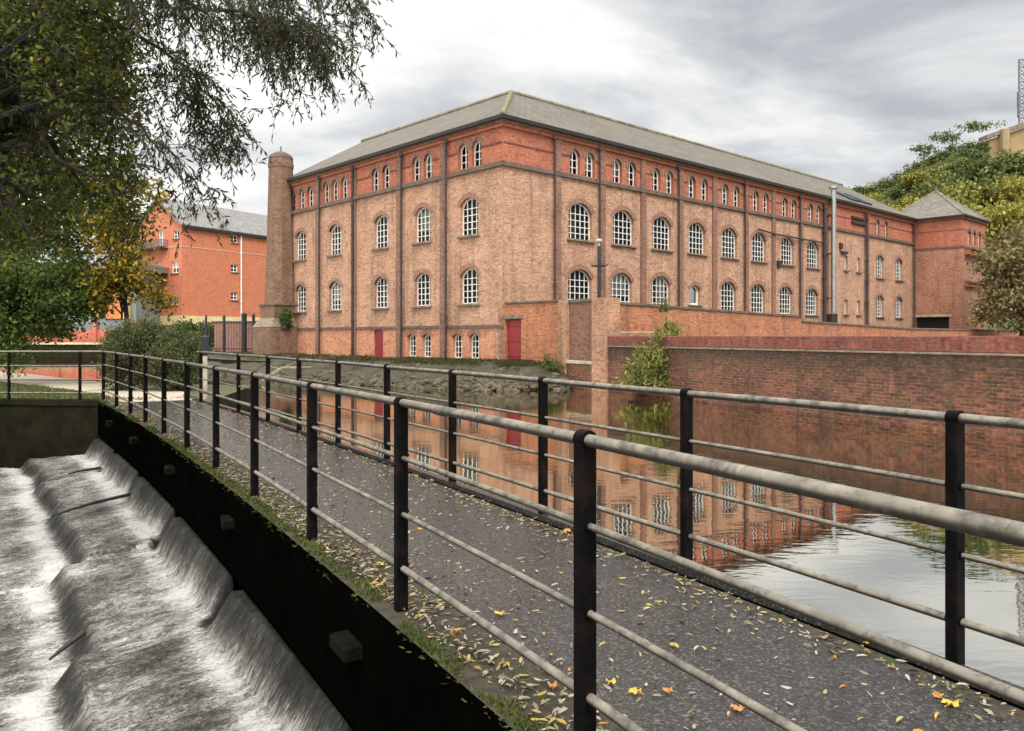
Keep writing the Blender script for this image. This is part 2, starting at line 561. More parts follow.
sun = bpy.data.objects.new('sun', bpy.data.lights.new('sun', 'SUN'))
COL.objects.link(sun)
sd = Vector((math.sin(SUN_AZ) * math.cos(SUN_EL), math.cos(SUN_AZ) * math.cos(SUN_EL), math.sin(SUN_EL)))
sun.rotation_euler = sd.to_track_quat('Z', 'Y').to_euler()
sun.data.energy = 1.5
sun.data.angle = R(22)
sun.data.color = (1, .95, .88)
SC.view_settings.view_transform = 'Standard'
SC.view_settings.look = 'None'
SC.view_settings.exposure = .85
SC.view_settings.gamma = 1.0
SC.view_settings.use_curve_mapping = False

# -------------------------------------------------------------- plan lines
def near_x(y): return .26 - .582 * (y - 2.83) - .0039 * (y - 2.83) * (y - 9.2) - .025 * max(0.0, 3.2 - y) ** 2
def near_p(y): return Vector((near_x(y), y, 0))
def tan_at(y): return (near_p(y + .05) - near_p(y - .05)).normalized()
def perp_at(y):                       # to the weir side
    t = tan_at(y); return Vector((-t.y, t.x, 0))
def solve_y(px, off=0.0):
    lo, hi = .6, 24.0
    f = lambda y: (near_x(y) + off) / y - (px - CX) / F
    for _ in range(60):
        mid = (lo + hi) / 2
        if f(mid) > 0: lo = mid
        else: hi = mid
    return lo


U = Vector((.735, .678, 0)).normalized(); V = Vector((-.678, .735, 0)).normalized()
C = Vector((-.45, 40, 0))
WZ = -.85
def on(s, t, z): return C + U * s + V * t + Vector((0, 0, z))
def s_of(px, dr=U, o=C):
    k = (px - CX) / F
    return (k * o.y - o.x) / (dr.x - k * dr.y)
def t_of(px): return s_of(px, V)


# ------------------------------------------------------------------ ground
WP = Vector((4.1, 34.2, 0)); WE = Vector((11.5, 18, 0)); WD = (WE - WP).normalized()
hole = [(-7.8, 1.3), (22.5, 1.3), tuple((WP + WD * 36.5)[:2]), tuple(WP[:2]), (2.6, 37.2),
        (-.2, 36.4), (-10.5, 44.2), (-18.6, 51.4), (-31, 69), (-44.5, 95), (-100, 95), (-90, 91), (-60, 70), (-30, 42), (-19.6, 31.8),
        (-15.0, 26.9), (-12.0, 24.9), (-7.9, 24.6), (-6.9, 18.2), (-9.4, 18.62), (-13.4, 19.2), (-9.8, 11), (-8.0, 4)]
HV = [Vector(p) for p in hole]
big = [(-2500, -1500), (2500, -1500), (2500, 3500), (-2500, 3500)]


def pip(p, poly):
    x, y = p[0], p[1]; c = False; n = len(poly)
    for i in range(n):
        x1, y1 = poly[i][0], poly[i][1]; x2, y2 = poly[i - 1][0], poly[i - 1][1]
        if (y1 > y) != (y2 > y) and x < (x2 - x1) * (y - y1) / (y2 - y1) + x1: c = not c
    return c


def cdt_faces(outer, holes, extra=()):
    vs = []; es = []
    for lp in [outer] + list(holes):
        b = len(vs); vs += [Vector((p[0], p[1])) for p in lp]
        es += [(b + i, b + (i + 1) % len(lp)) for i in range(len(lp))]
    vs += [Vector(p) for p in extra]
    ov, oe, of, *_ = geometry.delaunay_2d_cdt(vs, es, [], 0, 1e-5)
    fs = []
    for f in of:
        c = sum((ov[i] for i in f), Vector((0, 0))) / len(f)
        if pip(c, outer) and not any(pip(c, h) for h in holes): fs.append(list(f))
    return ov, fs


ov, fs = cdt_faces(big, [hole])
g = MB(); g.v = [(p.x, p.y, 0.0) for p in ov]; g.f = fs
tag(g.build('ground', GROUND), kind='structure')
g = MB()
for i in range(len(hole)):
    a = hole[i]; b = hole[(i + 1) % len(hole)]
    g.poly([(a[0], a[1], 0), (b[0], b[1], 0), (b[0], b[1], -3.2), (a[0], a[1], -3.2)])
tag(g.build('canal_bank', MOSSWALL, fix=False), kind='structure')

# water: up to the weir crest under the bridge
ys = np.linspace(.2, 18.9, 40)
crest = [tuple((near_p(y) + perp_at(y) * .10)[:2]) for y in ys]
wpoly = crest + [(-9.0, 19.6), (-130, 19.6), (-130, 110), (60, 110), (60, .2)]
g = MB(); g.poly([(x, y, WZ) for x, y in wpoly])
ov, fs = cdt_faces(wpoly, [])
g = MB(); g.v = [(p.x, p.y, WZ) for p in ov]; g.f = fs
tag(g.build('canal_water', WATER), kind='structure')

# ------------------------------------------------------------------- weir
PIER_PX = [(384, .30), (247, .3), (190, .3), (151, .3), (120, .3)]
pier_y = [1.75, 4.75, 7.85, 10.9, 13.9, 16.6]


def sstep(a, b, x):
    t = np.clip((x - a) / (b - a), 0, 1); return t * t * (3 - 2 * t)


def vnoise(x, y, seed):
    rs = np.random.default_rng(seed); T = rs.random((256, 256))
    xi = np.floor(x).astype(int); yi = np.floor(y).astype(int); fx = x - xi; fy = y - yi
    fx = fx * fx * (3 - 2 * fx); fy = fy * fy * (3 - 2 * fy)
    a = T[xi % 256, yi % 256]; b = T[(xi + 1) % 256, yi % 256]; c = T[xi % 256, (yi + 1) % 256]; d = T[(xi + 1) % 256, (yi + 1) % 256]
    return (a * (1 - fx) + b * fx) * (1 - fy) + (c * (1 - fx) + d * fx) * fy


NY, NO = 560, 230
yy = np.linspace(.3, 22.5, NY)
oo = np.concatenate([np.linspace(.06, 1.9, 110), np.linspace(1.92, 8.5, NO - 110)])
bx = np.array([near_p(y)[:] for y in yy]); bp = np.array([perp_at(y)[:] for y in yy])
YY, OO = np.meshgrid(yy, oo, indexing='ij')
wob = (vnoise(YY * 1.1, OO * 0 + 3, 5) - .5)
bay = np.searchsorted(np.array(pier_y), yy)
pe = np.array([-1.2] + pier_y + [19.2, 22.6])
frac = np.array([(y - pe[b]) / (pe[b + 1] - pe[b]) for y, b in zip(yy, bay)])
gap = np.zeros(NY)
for p in pier_y: gap = np.maximum(gap, np.exp(-((yy - p + .03) / .17) ** 4))
brs = np.random.default_rng(3).random(20)
# first chute, its shelf, second drop (offset jumps from bay to bay), lower apron
e1 = .13 + .22 * (frac - .5) + .05 * wob[:, 0]
j2 = np.array([(brs[b] - .5) * (.20) for b in bay]) + .16 * (frac - .5)
e2 = 1.30 + j2
z = np.full_like(YY, -.885)
OE = OO - e1[:, None] * .6
lin = lambda a, b, x: np.clip((x - a) / (b - a), 0, 1)
z -= .32 * lin(.05, .24, OE)
z -= .13 * lin(.26, 1.3, OO)
O2 = OO - e2[:, None] + .06 * wob
z -= .22 * lin(.0, .17, O2)
z -= .10 * lin(.2, 2.0, O2)
O3 = OO - 3.35 - (np.array([(brs[b + 9] - .5) * .5 for b in bay]))[:, None]
z -= .16 * lin(0, .2, O3)
z -= gap[:, None] * .46 * (1 - sstep(.14, .40, OO))
z -= (.06 * (yy < 0.1))[:, None]
st = (vnoise(YY * 11, OO * 2.2, 21) - .5) * .026 + (vnoise(YY * 24, OO * 9, 22) - .5) * .020 + (vnoise(YY * 3.1, OO * 2.4, 23) - .5) * .03
z += st * sstep(.1, .3, OO)
# shallow steps across the shelf where the bays meet
z -= (.10 * np.array([brs[b + 5] for b in bay]))[:, None] * sstep(.2, .4, OO)
X = bx[:, None, 0] + bp[:, None, 0] * OO; Y = bx[:, None, 1] + bp[:, None, 1] * OO
foam = .5 + .28 * np.exp(-((OE - .36) / .16) ** 2) - .30 * (1 - sstep(.05, .2, OE)) + .30 * np.exp(-((O2 - .34) / .2) ** 2) - .34 * np.exp(-((O2 - .10) / .09) ** 2) \
    - .14 * np.exp(-((OE - .15) / .08) ** 2) + .25 * np.exp(-((O3 - .4) / .3) ** 2) - 1.3 * gap[:, None] * (1 - sstep(.2, .46, OO)) + .08 * sstep(1.7, 3.0, OO)
me = bpy.data.meshes.new('weir_water')
me.vertices.add(NY * NO); me.vertices.foreach_set('co', np.stack([X, Y, z], 2).astype(np.float32).ravel())
ii, jj = np.meshgrid(np.arange(NY - 1), np.arange(NO - 1), indexing='ij')
a = (ii * NO + jj).ravel(); quads = np.stack([a, a + 1, a + NO + 1, a + NO], 1)[:, ::-1]
me.loops.add(quads.size); me.loops.foreach_set('vertex_index', quads.ravel().astype(np.int32))
me.polygons.add(len(quads)); me.polygons.foreach_set('loop_start', (np.arange(len(quads)) * 4).astype(np.int32))
me.update(calc_edges=True); me.validate()
uvl = me.uv_layers.new(name='FLOW')
li = quads.ravel(); uvs = np.stack([YY.ravel()[li] * 1.16, OO.ravel()[li]], 1).astype(np.float32); uvl.data.foreach_set('uv', uvs.ravel())
at_ = me.attributes.new('foam', 'FLOAT', 'POINT'); at_.data.foreach_set('value', foam.astype(np.float32).ravel())
me.shade_smooth(); me.materials.append(FOAM)
ob = bpy.data.objects.new('weir_water', me); COL.objects.link(ob); tag(ob, kind='structure')

g = MB(); g.poly([(-60, -30, -2.75), (60, -30, -2.75), (60, 130, -2.75), (-60, 130, -2.75)])
tag(g.build('river_bed', MOSSWALL), kind='structure')


def weir_at(px, py, zg):
    d = (CAMZ - zg) * F / (py - HY); return Vector(((px - CX) / F * d, d, zg))


for k, (a, b, bend, lab) in enumerate([
        ((68, 474, -1.22), (101, 468, -1.17), .02, 'short dark stick lying on the far end of the white weir'),
        ((52, 516, -1.24), (136, 493, -1.12), -.03, 'long dark branch lying straight across the white water of the weir'),
        ((49, 660, -1.58), (84, 632, -1.42), .02, 'dark stick poking out of the foam below the second step of the weir')]):
    p = weir_at(*a); q = weir_at(*b)
    g = MB(); m_ = (p + q) / 2 + Vector((bend, bend, .02))
    g.tube([p, (p + m_) / 2 + Vector((.01, -.01, .01)), m_, q], [.012, .02, .026, .03], 7)
    o = g.build('driftwood_branch', WOODD, origin=p, smooth=60)
    tag(o, lab, 'branch')

# ------------------------------------------------------------- footbridge
br = thing('footbridge', near_p(10), 'low footbridge deck with shade-black side beam and stone piers carrying the path over the weir', 'footbridge')
dy = np.linspace(.9, 18.75, 46)
def off_line(o, z): return [near_p(y) - perp_at(y) * o + Vector((0, 0, z)) for y in dy]
def strip(o0, o1, z0, z1):
    g = MB(); A = off_line(o0, z1); B = off_line(o1, z1); A2 = off_line(o0, z0); B2 = off_line(o1, z0)
    g.quadgrid([A2, A, B, B2, A2]); g.poly([A2[0], A[0], B[0], B2[0]]); g.poly([A2[-1], B2[-1], B[-1], A[-1]])
    return g
strip(-.06, 1.84, -.26, 0.0).build('deck', TAR_VOID, br)
strip(-.115, -.06, -.80, -.004).build('shade_black_edge_beam', TAR_VOID, br)  # beam deepened in black to stand in for the shaded void below
strip(1.84, 1.89, -.50, -.03).build('shade_black_edge_beam', TAR_VOID, br)
strip(1.78, 1.86, .004, .05).build('kerb', ASPHALT, br)
for y in pier_y:
    t = tan_at(y); p = near_p(y); q = perp_at(y); an = math.atan2(t.y, t.x)
    g = MB(); lo = [p + q * .02 - t * .16, p + q * .02 + t * .16, p - q * 1.9 + t * .16, p - q * 1.9 - t * .16]
    nose = [p + q * .15 + t * .11, p + q * .24, p + q * .15 - t * .11]
    poly = [tuple(v[:2]) for v in (lo[1], nose[0], nose[1], nose[2], lo[0], lo[3], lo[2])]
    poly = [tuple(v[:2]) for v in (lo[1] - q * .1, lo[0] - q * .1, lo[3], lo[2])]
    if sum(poly[i][0] * poly[(i + 1) % 4][1] - poly[(i + 1) % 4][0] * poly[i][1] for i in range(4)) < 0: poly.reverse()
    g.prism(poly, -2.0, -.30)
    pr = g.build('pier', TAR_VOID, br)
    # rounded mossy stone end of the cross beam standing out of the side
    g = MB(); c_ = p + q * (.16 + random.uniform(-.02, .02)) + Vector((0, 0, -.31)); g.box(tuple(c_), (.30 + random.uniform(-.05, .05), .13, .11 + random.uniform(-.02, .02)), an + random.uniform(-.15, .15), .014)
    g.build('beam_end', LIMEST, pr)

# path + verges
def sheet(name, mat, o0, o1, z, ylist, jit=0.0, kind='structure'):
    g = MB(); rows = []
    for y in ylist:
        p = near_p(y); q = perp_at(y)
        a0 = o0 + (random.uniform(-jit, jit)); a1 = o1 + random.uniform(-jit, jit)
        rows.append([p - q * a0 + Vector((0, 0, z)), p - q * (a0 + (a1 - a0) * .5) + Vector((0, 0, z)), p - q * a1 + Vector((0, 0, z))])
    g.quadgrid(rows); return tag(g.build(name, mat), kind=kind)
yl = np.linspace(-4.5, 18.9, 170)
sheet('verge', VERGE, -.118, 1.75, .004, yl)
sheet('path', ASPHALT, .27, 1.66, .009, yl, .035)
# the path bends left past the end of the bridge
pl = [Vector((-8.1, 18.3, 0)), Vector((-9.4, 20.6, 0)), Vector((-11.2, 22.6, 0)), Vector((-14.2, 25.2, 0)), Vector((-18.8, 29.8, 0)), Vector((-27, 37.6, 0)), Vector((-52, 60, 0))]
g = MB(); rows = []
for i, p in enumerate(pl):
    d = (pl[min(i + 1, len(pl) - 1)] - pl[max(i - 1, 0)]).normalized(); n_ = Vector((-d.y, d.x, 0)); w_ = .72 if i == 0 else 1.0
    rows.append([p + n_ * w_ + Vector((0, 0, .011)), p - n_ * w_ + Vector((0, 0, .011))])
g.quadgrid(rows); tag(g.build('path_bend', GRAVEL), kind='structure')

# ----------------------------------------------------------------- leaves
def leaf_mesh(name, P, A, L, W, mat, parent=None, origin=(0, 0, 0), curl=None, S=None, rng=RNG):
    """diamond-shaped leaf faces: base P, axis A, length L, width W"""
    n = len(P); P = np.asarray(P, float); A = np.asarray(A, float)
    A /= np.linalg.norm(A, axis=1)[:, None] + 1e-9
    if S is None:
        S = rng.normal(size=(n, 3))
    S = S - A * (S * A).sum(1)[:, None]; S /= np.linalg.norm(S, axis=1)[:, None] + 1e-9
    L = np.broadcast_to(np.asarray(L, float), (n,))[:, None]; W = np.broadcast_to(np.asarray(W, float), (n,))[:, None]
    o = np.array(origin)
    if curl is None:
        v = np.stack([P, P + A * L * .45 + S * W * .5, P + A * L, P + A * L * .45 - S * W * .5], 1) - o
        q = np.arange(n * 4).reshape(n, 4)
    else:
        N = np.cross(A, S); c = np.broadcast_to(np.asarray(curl, float), (n,))[:, None]
        v = np.stack([P, P + A * L * .28 + S * W * .5 + N * c * .7, P + A * L * .68 + S * W * .38 + N * c * .9, P + A * L + N * c * .4,
                      P + A * L * .68 - S * W * .38 + N * c * .6, P + A * L * .28 - S * W * .5 + N * c * .5], 1) - o
        b = np.arange(n)[:, None] * 6
        q = np.concatenate([b + np.array([[0, 1, 2, 3]]), b + np.array([[0, 3, 4, 5]])], 1).reshape(-1, 4)
    me = bpy.data.meshes.new(name); v = v.reshape(-1, 3)
    me.vertices.add(len(v)); me.vertices.foreach_set('co', v.astype(np.float32).ravel())
    me.loops.add(q.size); me.loops.foreach_set('vertex_index', q.astype(np.int32).ravel())
    me.polygons.add(len(q)); me.polygons.foreach_set('loop_start', (np.arange(len(q)) * 4).astype(np.int32))
    me.update(calc_edges=True)
    me.materials.append(mat)
    ob = bpy.data.objects.new(name, me); COL.objects.link(ob)
    if parent: ob.parent = parent
    else: ob.location = origin
    return ob


LITTER = leaf_mat('fallen_leaf', [(.0, (.06, .035, .02)), (.2, (.13, .085, .05)), (.36, (.30, .26, .19)), (.55, (.44, .41, .34)), (.72, (.20, .165, .11)), (.86, (.33, .29, .13)), (.95, (.48, .35, .06)), (1, (.45, .17, .03))], .1, .55, 1, .9)
LITTER_Y = leaf_mat('yellow_fallen_leaf', [(0, (.46, .34, .06)), (.5, (.54, .40, .07)), (1, (.50, .29, .06))], .1, .5, 1, .95)
MOSSB = leaf_mat('moss_blade', [(0, (.035, .05, .012)), (.5, (.075, .10, .02)), (1, (.12, .13, .03))], .2, .7, 2, .7)
GRASS = leaf_mat('grass_blade', [(0, (.05, .08, .016)), (.5, (.10, .14, .03)), (1, (.19, .19, .06))], .3, .6, .8, .7)


def litter(n, o_fn, ymax=18.6, ymin=-1.0, lmin=.020, lmax=.056, z0=.012, wr=(.18, .40)):
    # more of them close by, where each one shows
    y = ymin + (ymax - ymin) * RNG.random(n) ** 1.08
    o = o_fn(n)
    P = np.zeros((n, 3))
    for i in range(n):
        p = near_p(y[i]) - perp_at(y[i]) * o[i]; P[i] = (p.x, p.y, z0 + RNG.random() * .012)
    an = RNG.random(n) * 6.283
    A = np.stack([np.cos(an), np.sin(an), RNG.normal(0, .12, n)], 1)
    S = np.stack([-np.sin(an), np.cos(an), RNG.normal(0, .35, n)], 1)
    L = RNG.uniform(lmin, lmax, n); W = L * RNG.uniform(wr[0], wr[1], n)
    return P, A, L, W, S
parts = [litter(2700, lambda n: RNG.uniform(.2, 1.72, n)),
         litter(5200, lambda n: np.abs(RNG.normal(0, .15, n)) - .02, lmax=.062),
         litter(1900, lambda n: 1.72 - np.abs(RNG.normal(0, .13, n)))]
P, A, L, W, S = [np.concatenate([p[k] for p in parts]) for k in range(5)]
o = leaf_mesh('leaf_litter', P, A, L, W, LITTER, curl=RNG.uniform(-.012, .02, len(P)), S=S)
tag(o, 'scattered fallen willow leaves covering the dark path and its edges', 'leaf litter', kind='stuff')
# moss along the near edge of the deck
n = 16000
y = .3 + 18.3 * RNG.random(n) ** 1.4
oq = -.115 + np.abs(RNG.normal(0, .07, n)) * (.5 + 1.0 * vnoise(y * 1.7, y * 0, 9))
P = np.array([(near_p(a) - perp_at(a) * b)[:] for a, b in zip(y, oq)]); P[:, 2] = np.where(oq < -.105, -RNG.random(n) ** 2 * .07, 0.0)
A = np.stack([RNG.normal(0, .7, n), RNG.normal(0, .7, n), np.abs(RNG.normal(.5, .5, n))], 1)
keep = vnoise(y * 2.3, oq * 3 + 5, 19) > .28
o = leaf_mesh('moss', P[keep], A[keep], RNG.uniform(.015, .05, keep.sum()), .010, MOSSB)
tag(o, 'green moss growing along the edge of the bridge deck', 'moss', kind='stuff')

# a few big yellow leaves lying singly
def maple_leaf(name, px, py, r, rot, label, mat=LITTER_Y):
    r *= .78; d = CAMZ * F / (py - HY); c = Vector(((px - CX) / F * d, d, .022))
    g = MB(); n = 15; ring = []
    for i in range(n):
        a_ = rot + 2 * math.pi * i / n
        rr = r * (1.0 if i % 3 == 0 else (.68 if i % 3 == 1 else .74)) * (.7 + .3 * abs(math.cos((i / n) * math.pi))) * random.uniform(.85, 1.1)
        ring.append(c + Vector((math.cos(a_) * rr, math.sin(a_) * rr, random.uniform(-.004, .014))))
    for i in range(n): g.poly([c, ring[i], ring[(i + 1) % n]])
    g.tube([c, c + Vector((math.cos(rot + .4) * -r * 1.3, math.sin(rot + .4) * -r * 1.3, .004))], .0018, 5)
    o = g.build(name, mat, origin=c, fix=False)
    return tag(o, label, 'leaf')
ORL = leaf_mat('orange_fallen_leaf', [(0, (.42, .19, .06)), (1, (.46, .23, .07))], .1, .5, 1, .95)
for a_ in [(950, 709, .055, .3, 'bright yellow lobed leaf on the path near its bottom right corner', LITTER_Y),
           (938, 701, .040, 1.3, 'small amber leaf just behind the bright yellow leaf at lower right', ORL),
           (610, 687, .040, .8, 'yellow lobed leaf beside the foot of the nearest black post', LITTER_Y),
           (668, 696, .036, 2.3, 'orange leaf lying alone on the dark path near the nearest post', ORL),
           (636, 697, .042, 1.9, 'pale yellow lobed leaf between the nearest post and an orange leaf', LITTER_Y),
           (553, 691, .040, 1.1, 'orange yellow leaf on the mossy edge left of the nearest post', ORL),
           (380, 567, .055, .5, 'yellow leaf on the edge litter left of the second near post', LITTER_Y),
           (500, 618, .050, 2.6, 'yellow lobed leaf on the path between the two nearest posts', LITTER_Y),
           (868, 646, .040, .2, 'greenish yellow leaf under the lower pipe of the far railing', LITTER_Y),
           (738, 714, .042, 2.9, 'orange brown leaf in the middle of the path bottom', ORL),
           (567, 534, .055, 1.0, 'pair of pale orange leaves by the far edge pipe', ORL)]:
    maple_leaf('fallen_leaf', *a_)

# --------------------------------------------------------------- railings
RZ = (1.135, .835, .53, .235)
def collar(g, p, t, r, w):
    g.tube([p - t * w, p + t * w], r, 14)
def make_railing(name, off, ys_, y0, y1, label):
    t0 = near_p(ys_[len(ys_) // 2]) + Vector((off, 0, 0))
    root = thing(name, t0, label, 'railing')
    yy_ = np.linspace(y0, y1, 60)
    def ln(z, h): return [near_p(y) + Vector((off, 0, z + h * math.sin(y * 1.9))) for y in yy_]
    for z_, r_, nm in ((RZ[0], .0225, 'handrail'), (RZ[1], .0135, 'rail'), (RZ[2], .0135, 'rail'), (RZ[3], .0185, 'rail')):
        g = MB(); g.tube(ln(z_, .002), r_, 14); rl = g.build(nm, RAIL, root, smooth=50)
        if nm == 'handrail':
            for y in ys_[::2]:
                q = y - .45
                if y0 < q - .1:
                    g = MB(); p = near_p(q) + Vector((off, 0, z_)); collar(g, p, tan_at(q), r_ + .0025, .05); g.build('sleeve', RAIL, rl, smooth=40)
    for i, y in enumerate(ys_):
        p = near_p(y) + Vector((off, 0, 0)); t = tan_at(y); an = math.atan2(t.y, t.x)
        an += random.uniform(-.04, .04)
        g = MB()
        g.box((p.x, p.y, .55), (.058, .066, 1.15), an, .006)
        collar(g, p + Vector((0, 0, RZ[0])), t, .034, .028)
        for z_ in RZ[1:]: collar(g, p + Vector((0, 0, z_)), t, .021, .036)
        q = perp_at(y)
        for z_ in RZ[1:]:
            pp = p - q * .036 + Vector((0, 0, z_ + .012)); g.tube([pp + q * .01, pp - q * .008], .009, 7)
        g.build('post', POST, root, smooth=35)
    return root
npx = [585, 401, 312, 254.5, 216, 187, 164, 145.5, 130.5, 116.5, 103.5]
nys = [solve_y(p) for p in npx]
nys = [nys[0] - (nys[1] - nys[0]) * .98] + nys
make_railing('railing', 0.0, nys, -1.5, nys[-1] + .02, 'pipe railing with black posts along the weir side of the path, nearest the camera')
FO = 2.12
fpx = [955, 686.5, 543, 452.5, 387, 338, 299, 268, 238.5]
fys = [solve_y(p, FO) for p in fpx] + [18.1]
fys = [fys[0] - 1.35] + fys
make_railing('railing', FO, fys, -.6, 18.35, 'pipe railing with black posts along the canal side of the path, behind the nearer railing')
print('nys', [round(y, 2) for y in nys], 'fys', [round(y, 2) for y in fys])
# side fence on the far bank
A0 = near_p(nys[-1]); A1 = Vector((-16.0, A0.y + .75, 0))
rt = thing('side_railing', (A0 + A1) / 2, 'thin railing with four pale rails across the grass at the left end of the bridge', 'railing')
for z_, r_, nm in ((RZ[0], .030, 'handrail'), (RZ[1] - .03, .02, 'rail'), (RZ[2] - .05, .02, 'rail'), (RZ[3] - .07, .022, 'rail')):
    g = MB(); g.tube([A0 + Vector((0, 0, z_)), (A0 + A1) / 2 + Vector((0, 0, z_ - .01)), A1 + Vector((0, 0, z_))], r_, 10); g.build(nm, RAIL, rt, smooth=50)
dd = (A1 - A0)
for px in (80, 9, -70):
    k = (px - CX) / F; f_ = (k * A0.y - A0.x) / (dd.x - k * dd.y); p = A0 + dd * f_
    g = MB(); g.box((p.x, p.y, .56), (.05, .06, 1.15), 0, .005); g.build('post', POST, rt, smooth=35)

# lawn-end quay wall
g = MB(); q0 = Vector((-9.15, 18.50, 0)); q1 = Vector((-13.6, 19.14, 0))
rows = []
for zz, o_ in ((-2.7, .05), (-.12, .0), (-.118, -.05), (.005, -.05), (.008, .3)):
    rows.append([q0.lerp(q1, k / 10) + Vector((0, o_ + random.uniform(-.01, .01), zz + random.uniform(-.006, .006))) for k in range(11)])
g.quadgrid(rows); o = g.build('quay_wall', MOSSWALL, origin=q0)
tag(o, 'dark mossy stone wall below the grass at the far end of the weir', 'wall')
# grass of the little lawn, and on the mill bank
def blades(name, P, h, w_, label, mat=GRASS, lean=.35):
    n = len(P); A = np.stack([RNG.normal(0, lean, n), RNG.normal(0, lean, n), np.ones(n)], 1)
    o = leaf_mesh(name, P, A, RNG.uniform(h * .5, h, n), w_, mat); return tag(o, label, 'grass', kind='stuff')
n = 9000
P = np.stack([RNG.uniform(-16, -8.6, n), np.zeros(n), np.zeros(n)], 1); P[:, 1] = 18.55 + (-9.2 - P[:, 0]) * .14 + RNG.uniform(.03, 4.6, n) ** 1.0
kp = np.array([p[1] < 19.1 + max(0, (-9.3 - p[0])) * 1.0 for p in P]); P = P[kp]
blades('lawn_grass', P, .10, .016, 'short bright green grass behind the side railing')

# ----------------------------------------------------------- mill: facades
def arch_pts(w_, h, rise, n=10):
    """outline of an arched opening, ccw seen from outside, origin bottom centre"""
    hs = h - rise; r_ = (w_ * w_ / 4 + rise * rise) / (2 * rise); cz = h - r_
    a0 = math.asin(min(1, (w_ / 2) / r_))
    if rise > w_ / 2 - 1e-6: a0 = math.pi / 2
    pts = [(-w_ / 2, 0), (w_ / 2, 0)]
    for i in range(n + 1):
        a_ = a0 - 2 * a0 * i / n
        pts.append((r_ * math.sin(a_), cz + r_ * math.cos(a_)))
    return pts
def arch_z(w_, h, rise, x):
    r_ = (w_ * w_ / 4 + rise * rise) / (2 * rise); return h - r_ + math.sqrt(max(0, r_ * r_ - x * x))

mill = thing('mill_building', C, 'large brick mill with slate roof and rows of white arched windows across the canal', 'mill')
WIN = {}


def mesh_local(g, name, mat, smooth=None):
    """mesh data in window space: x along wall, -y out, z up"""
    o = g.build(name, mat, origin=(0, 0, 0), smooth=smooth); me = o.data; bpy.data.objects.remove(o); return me


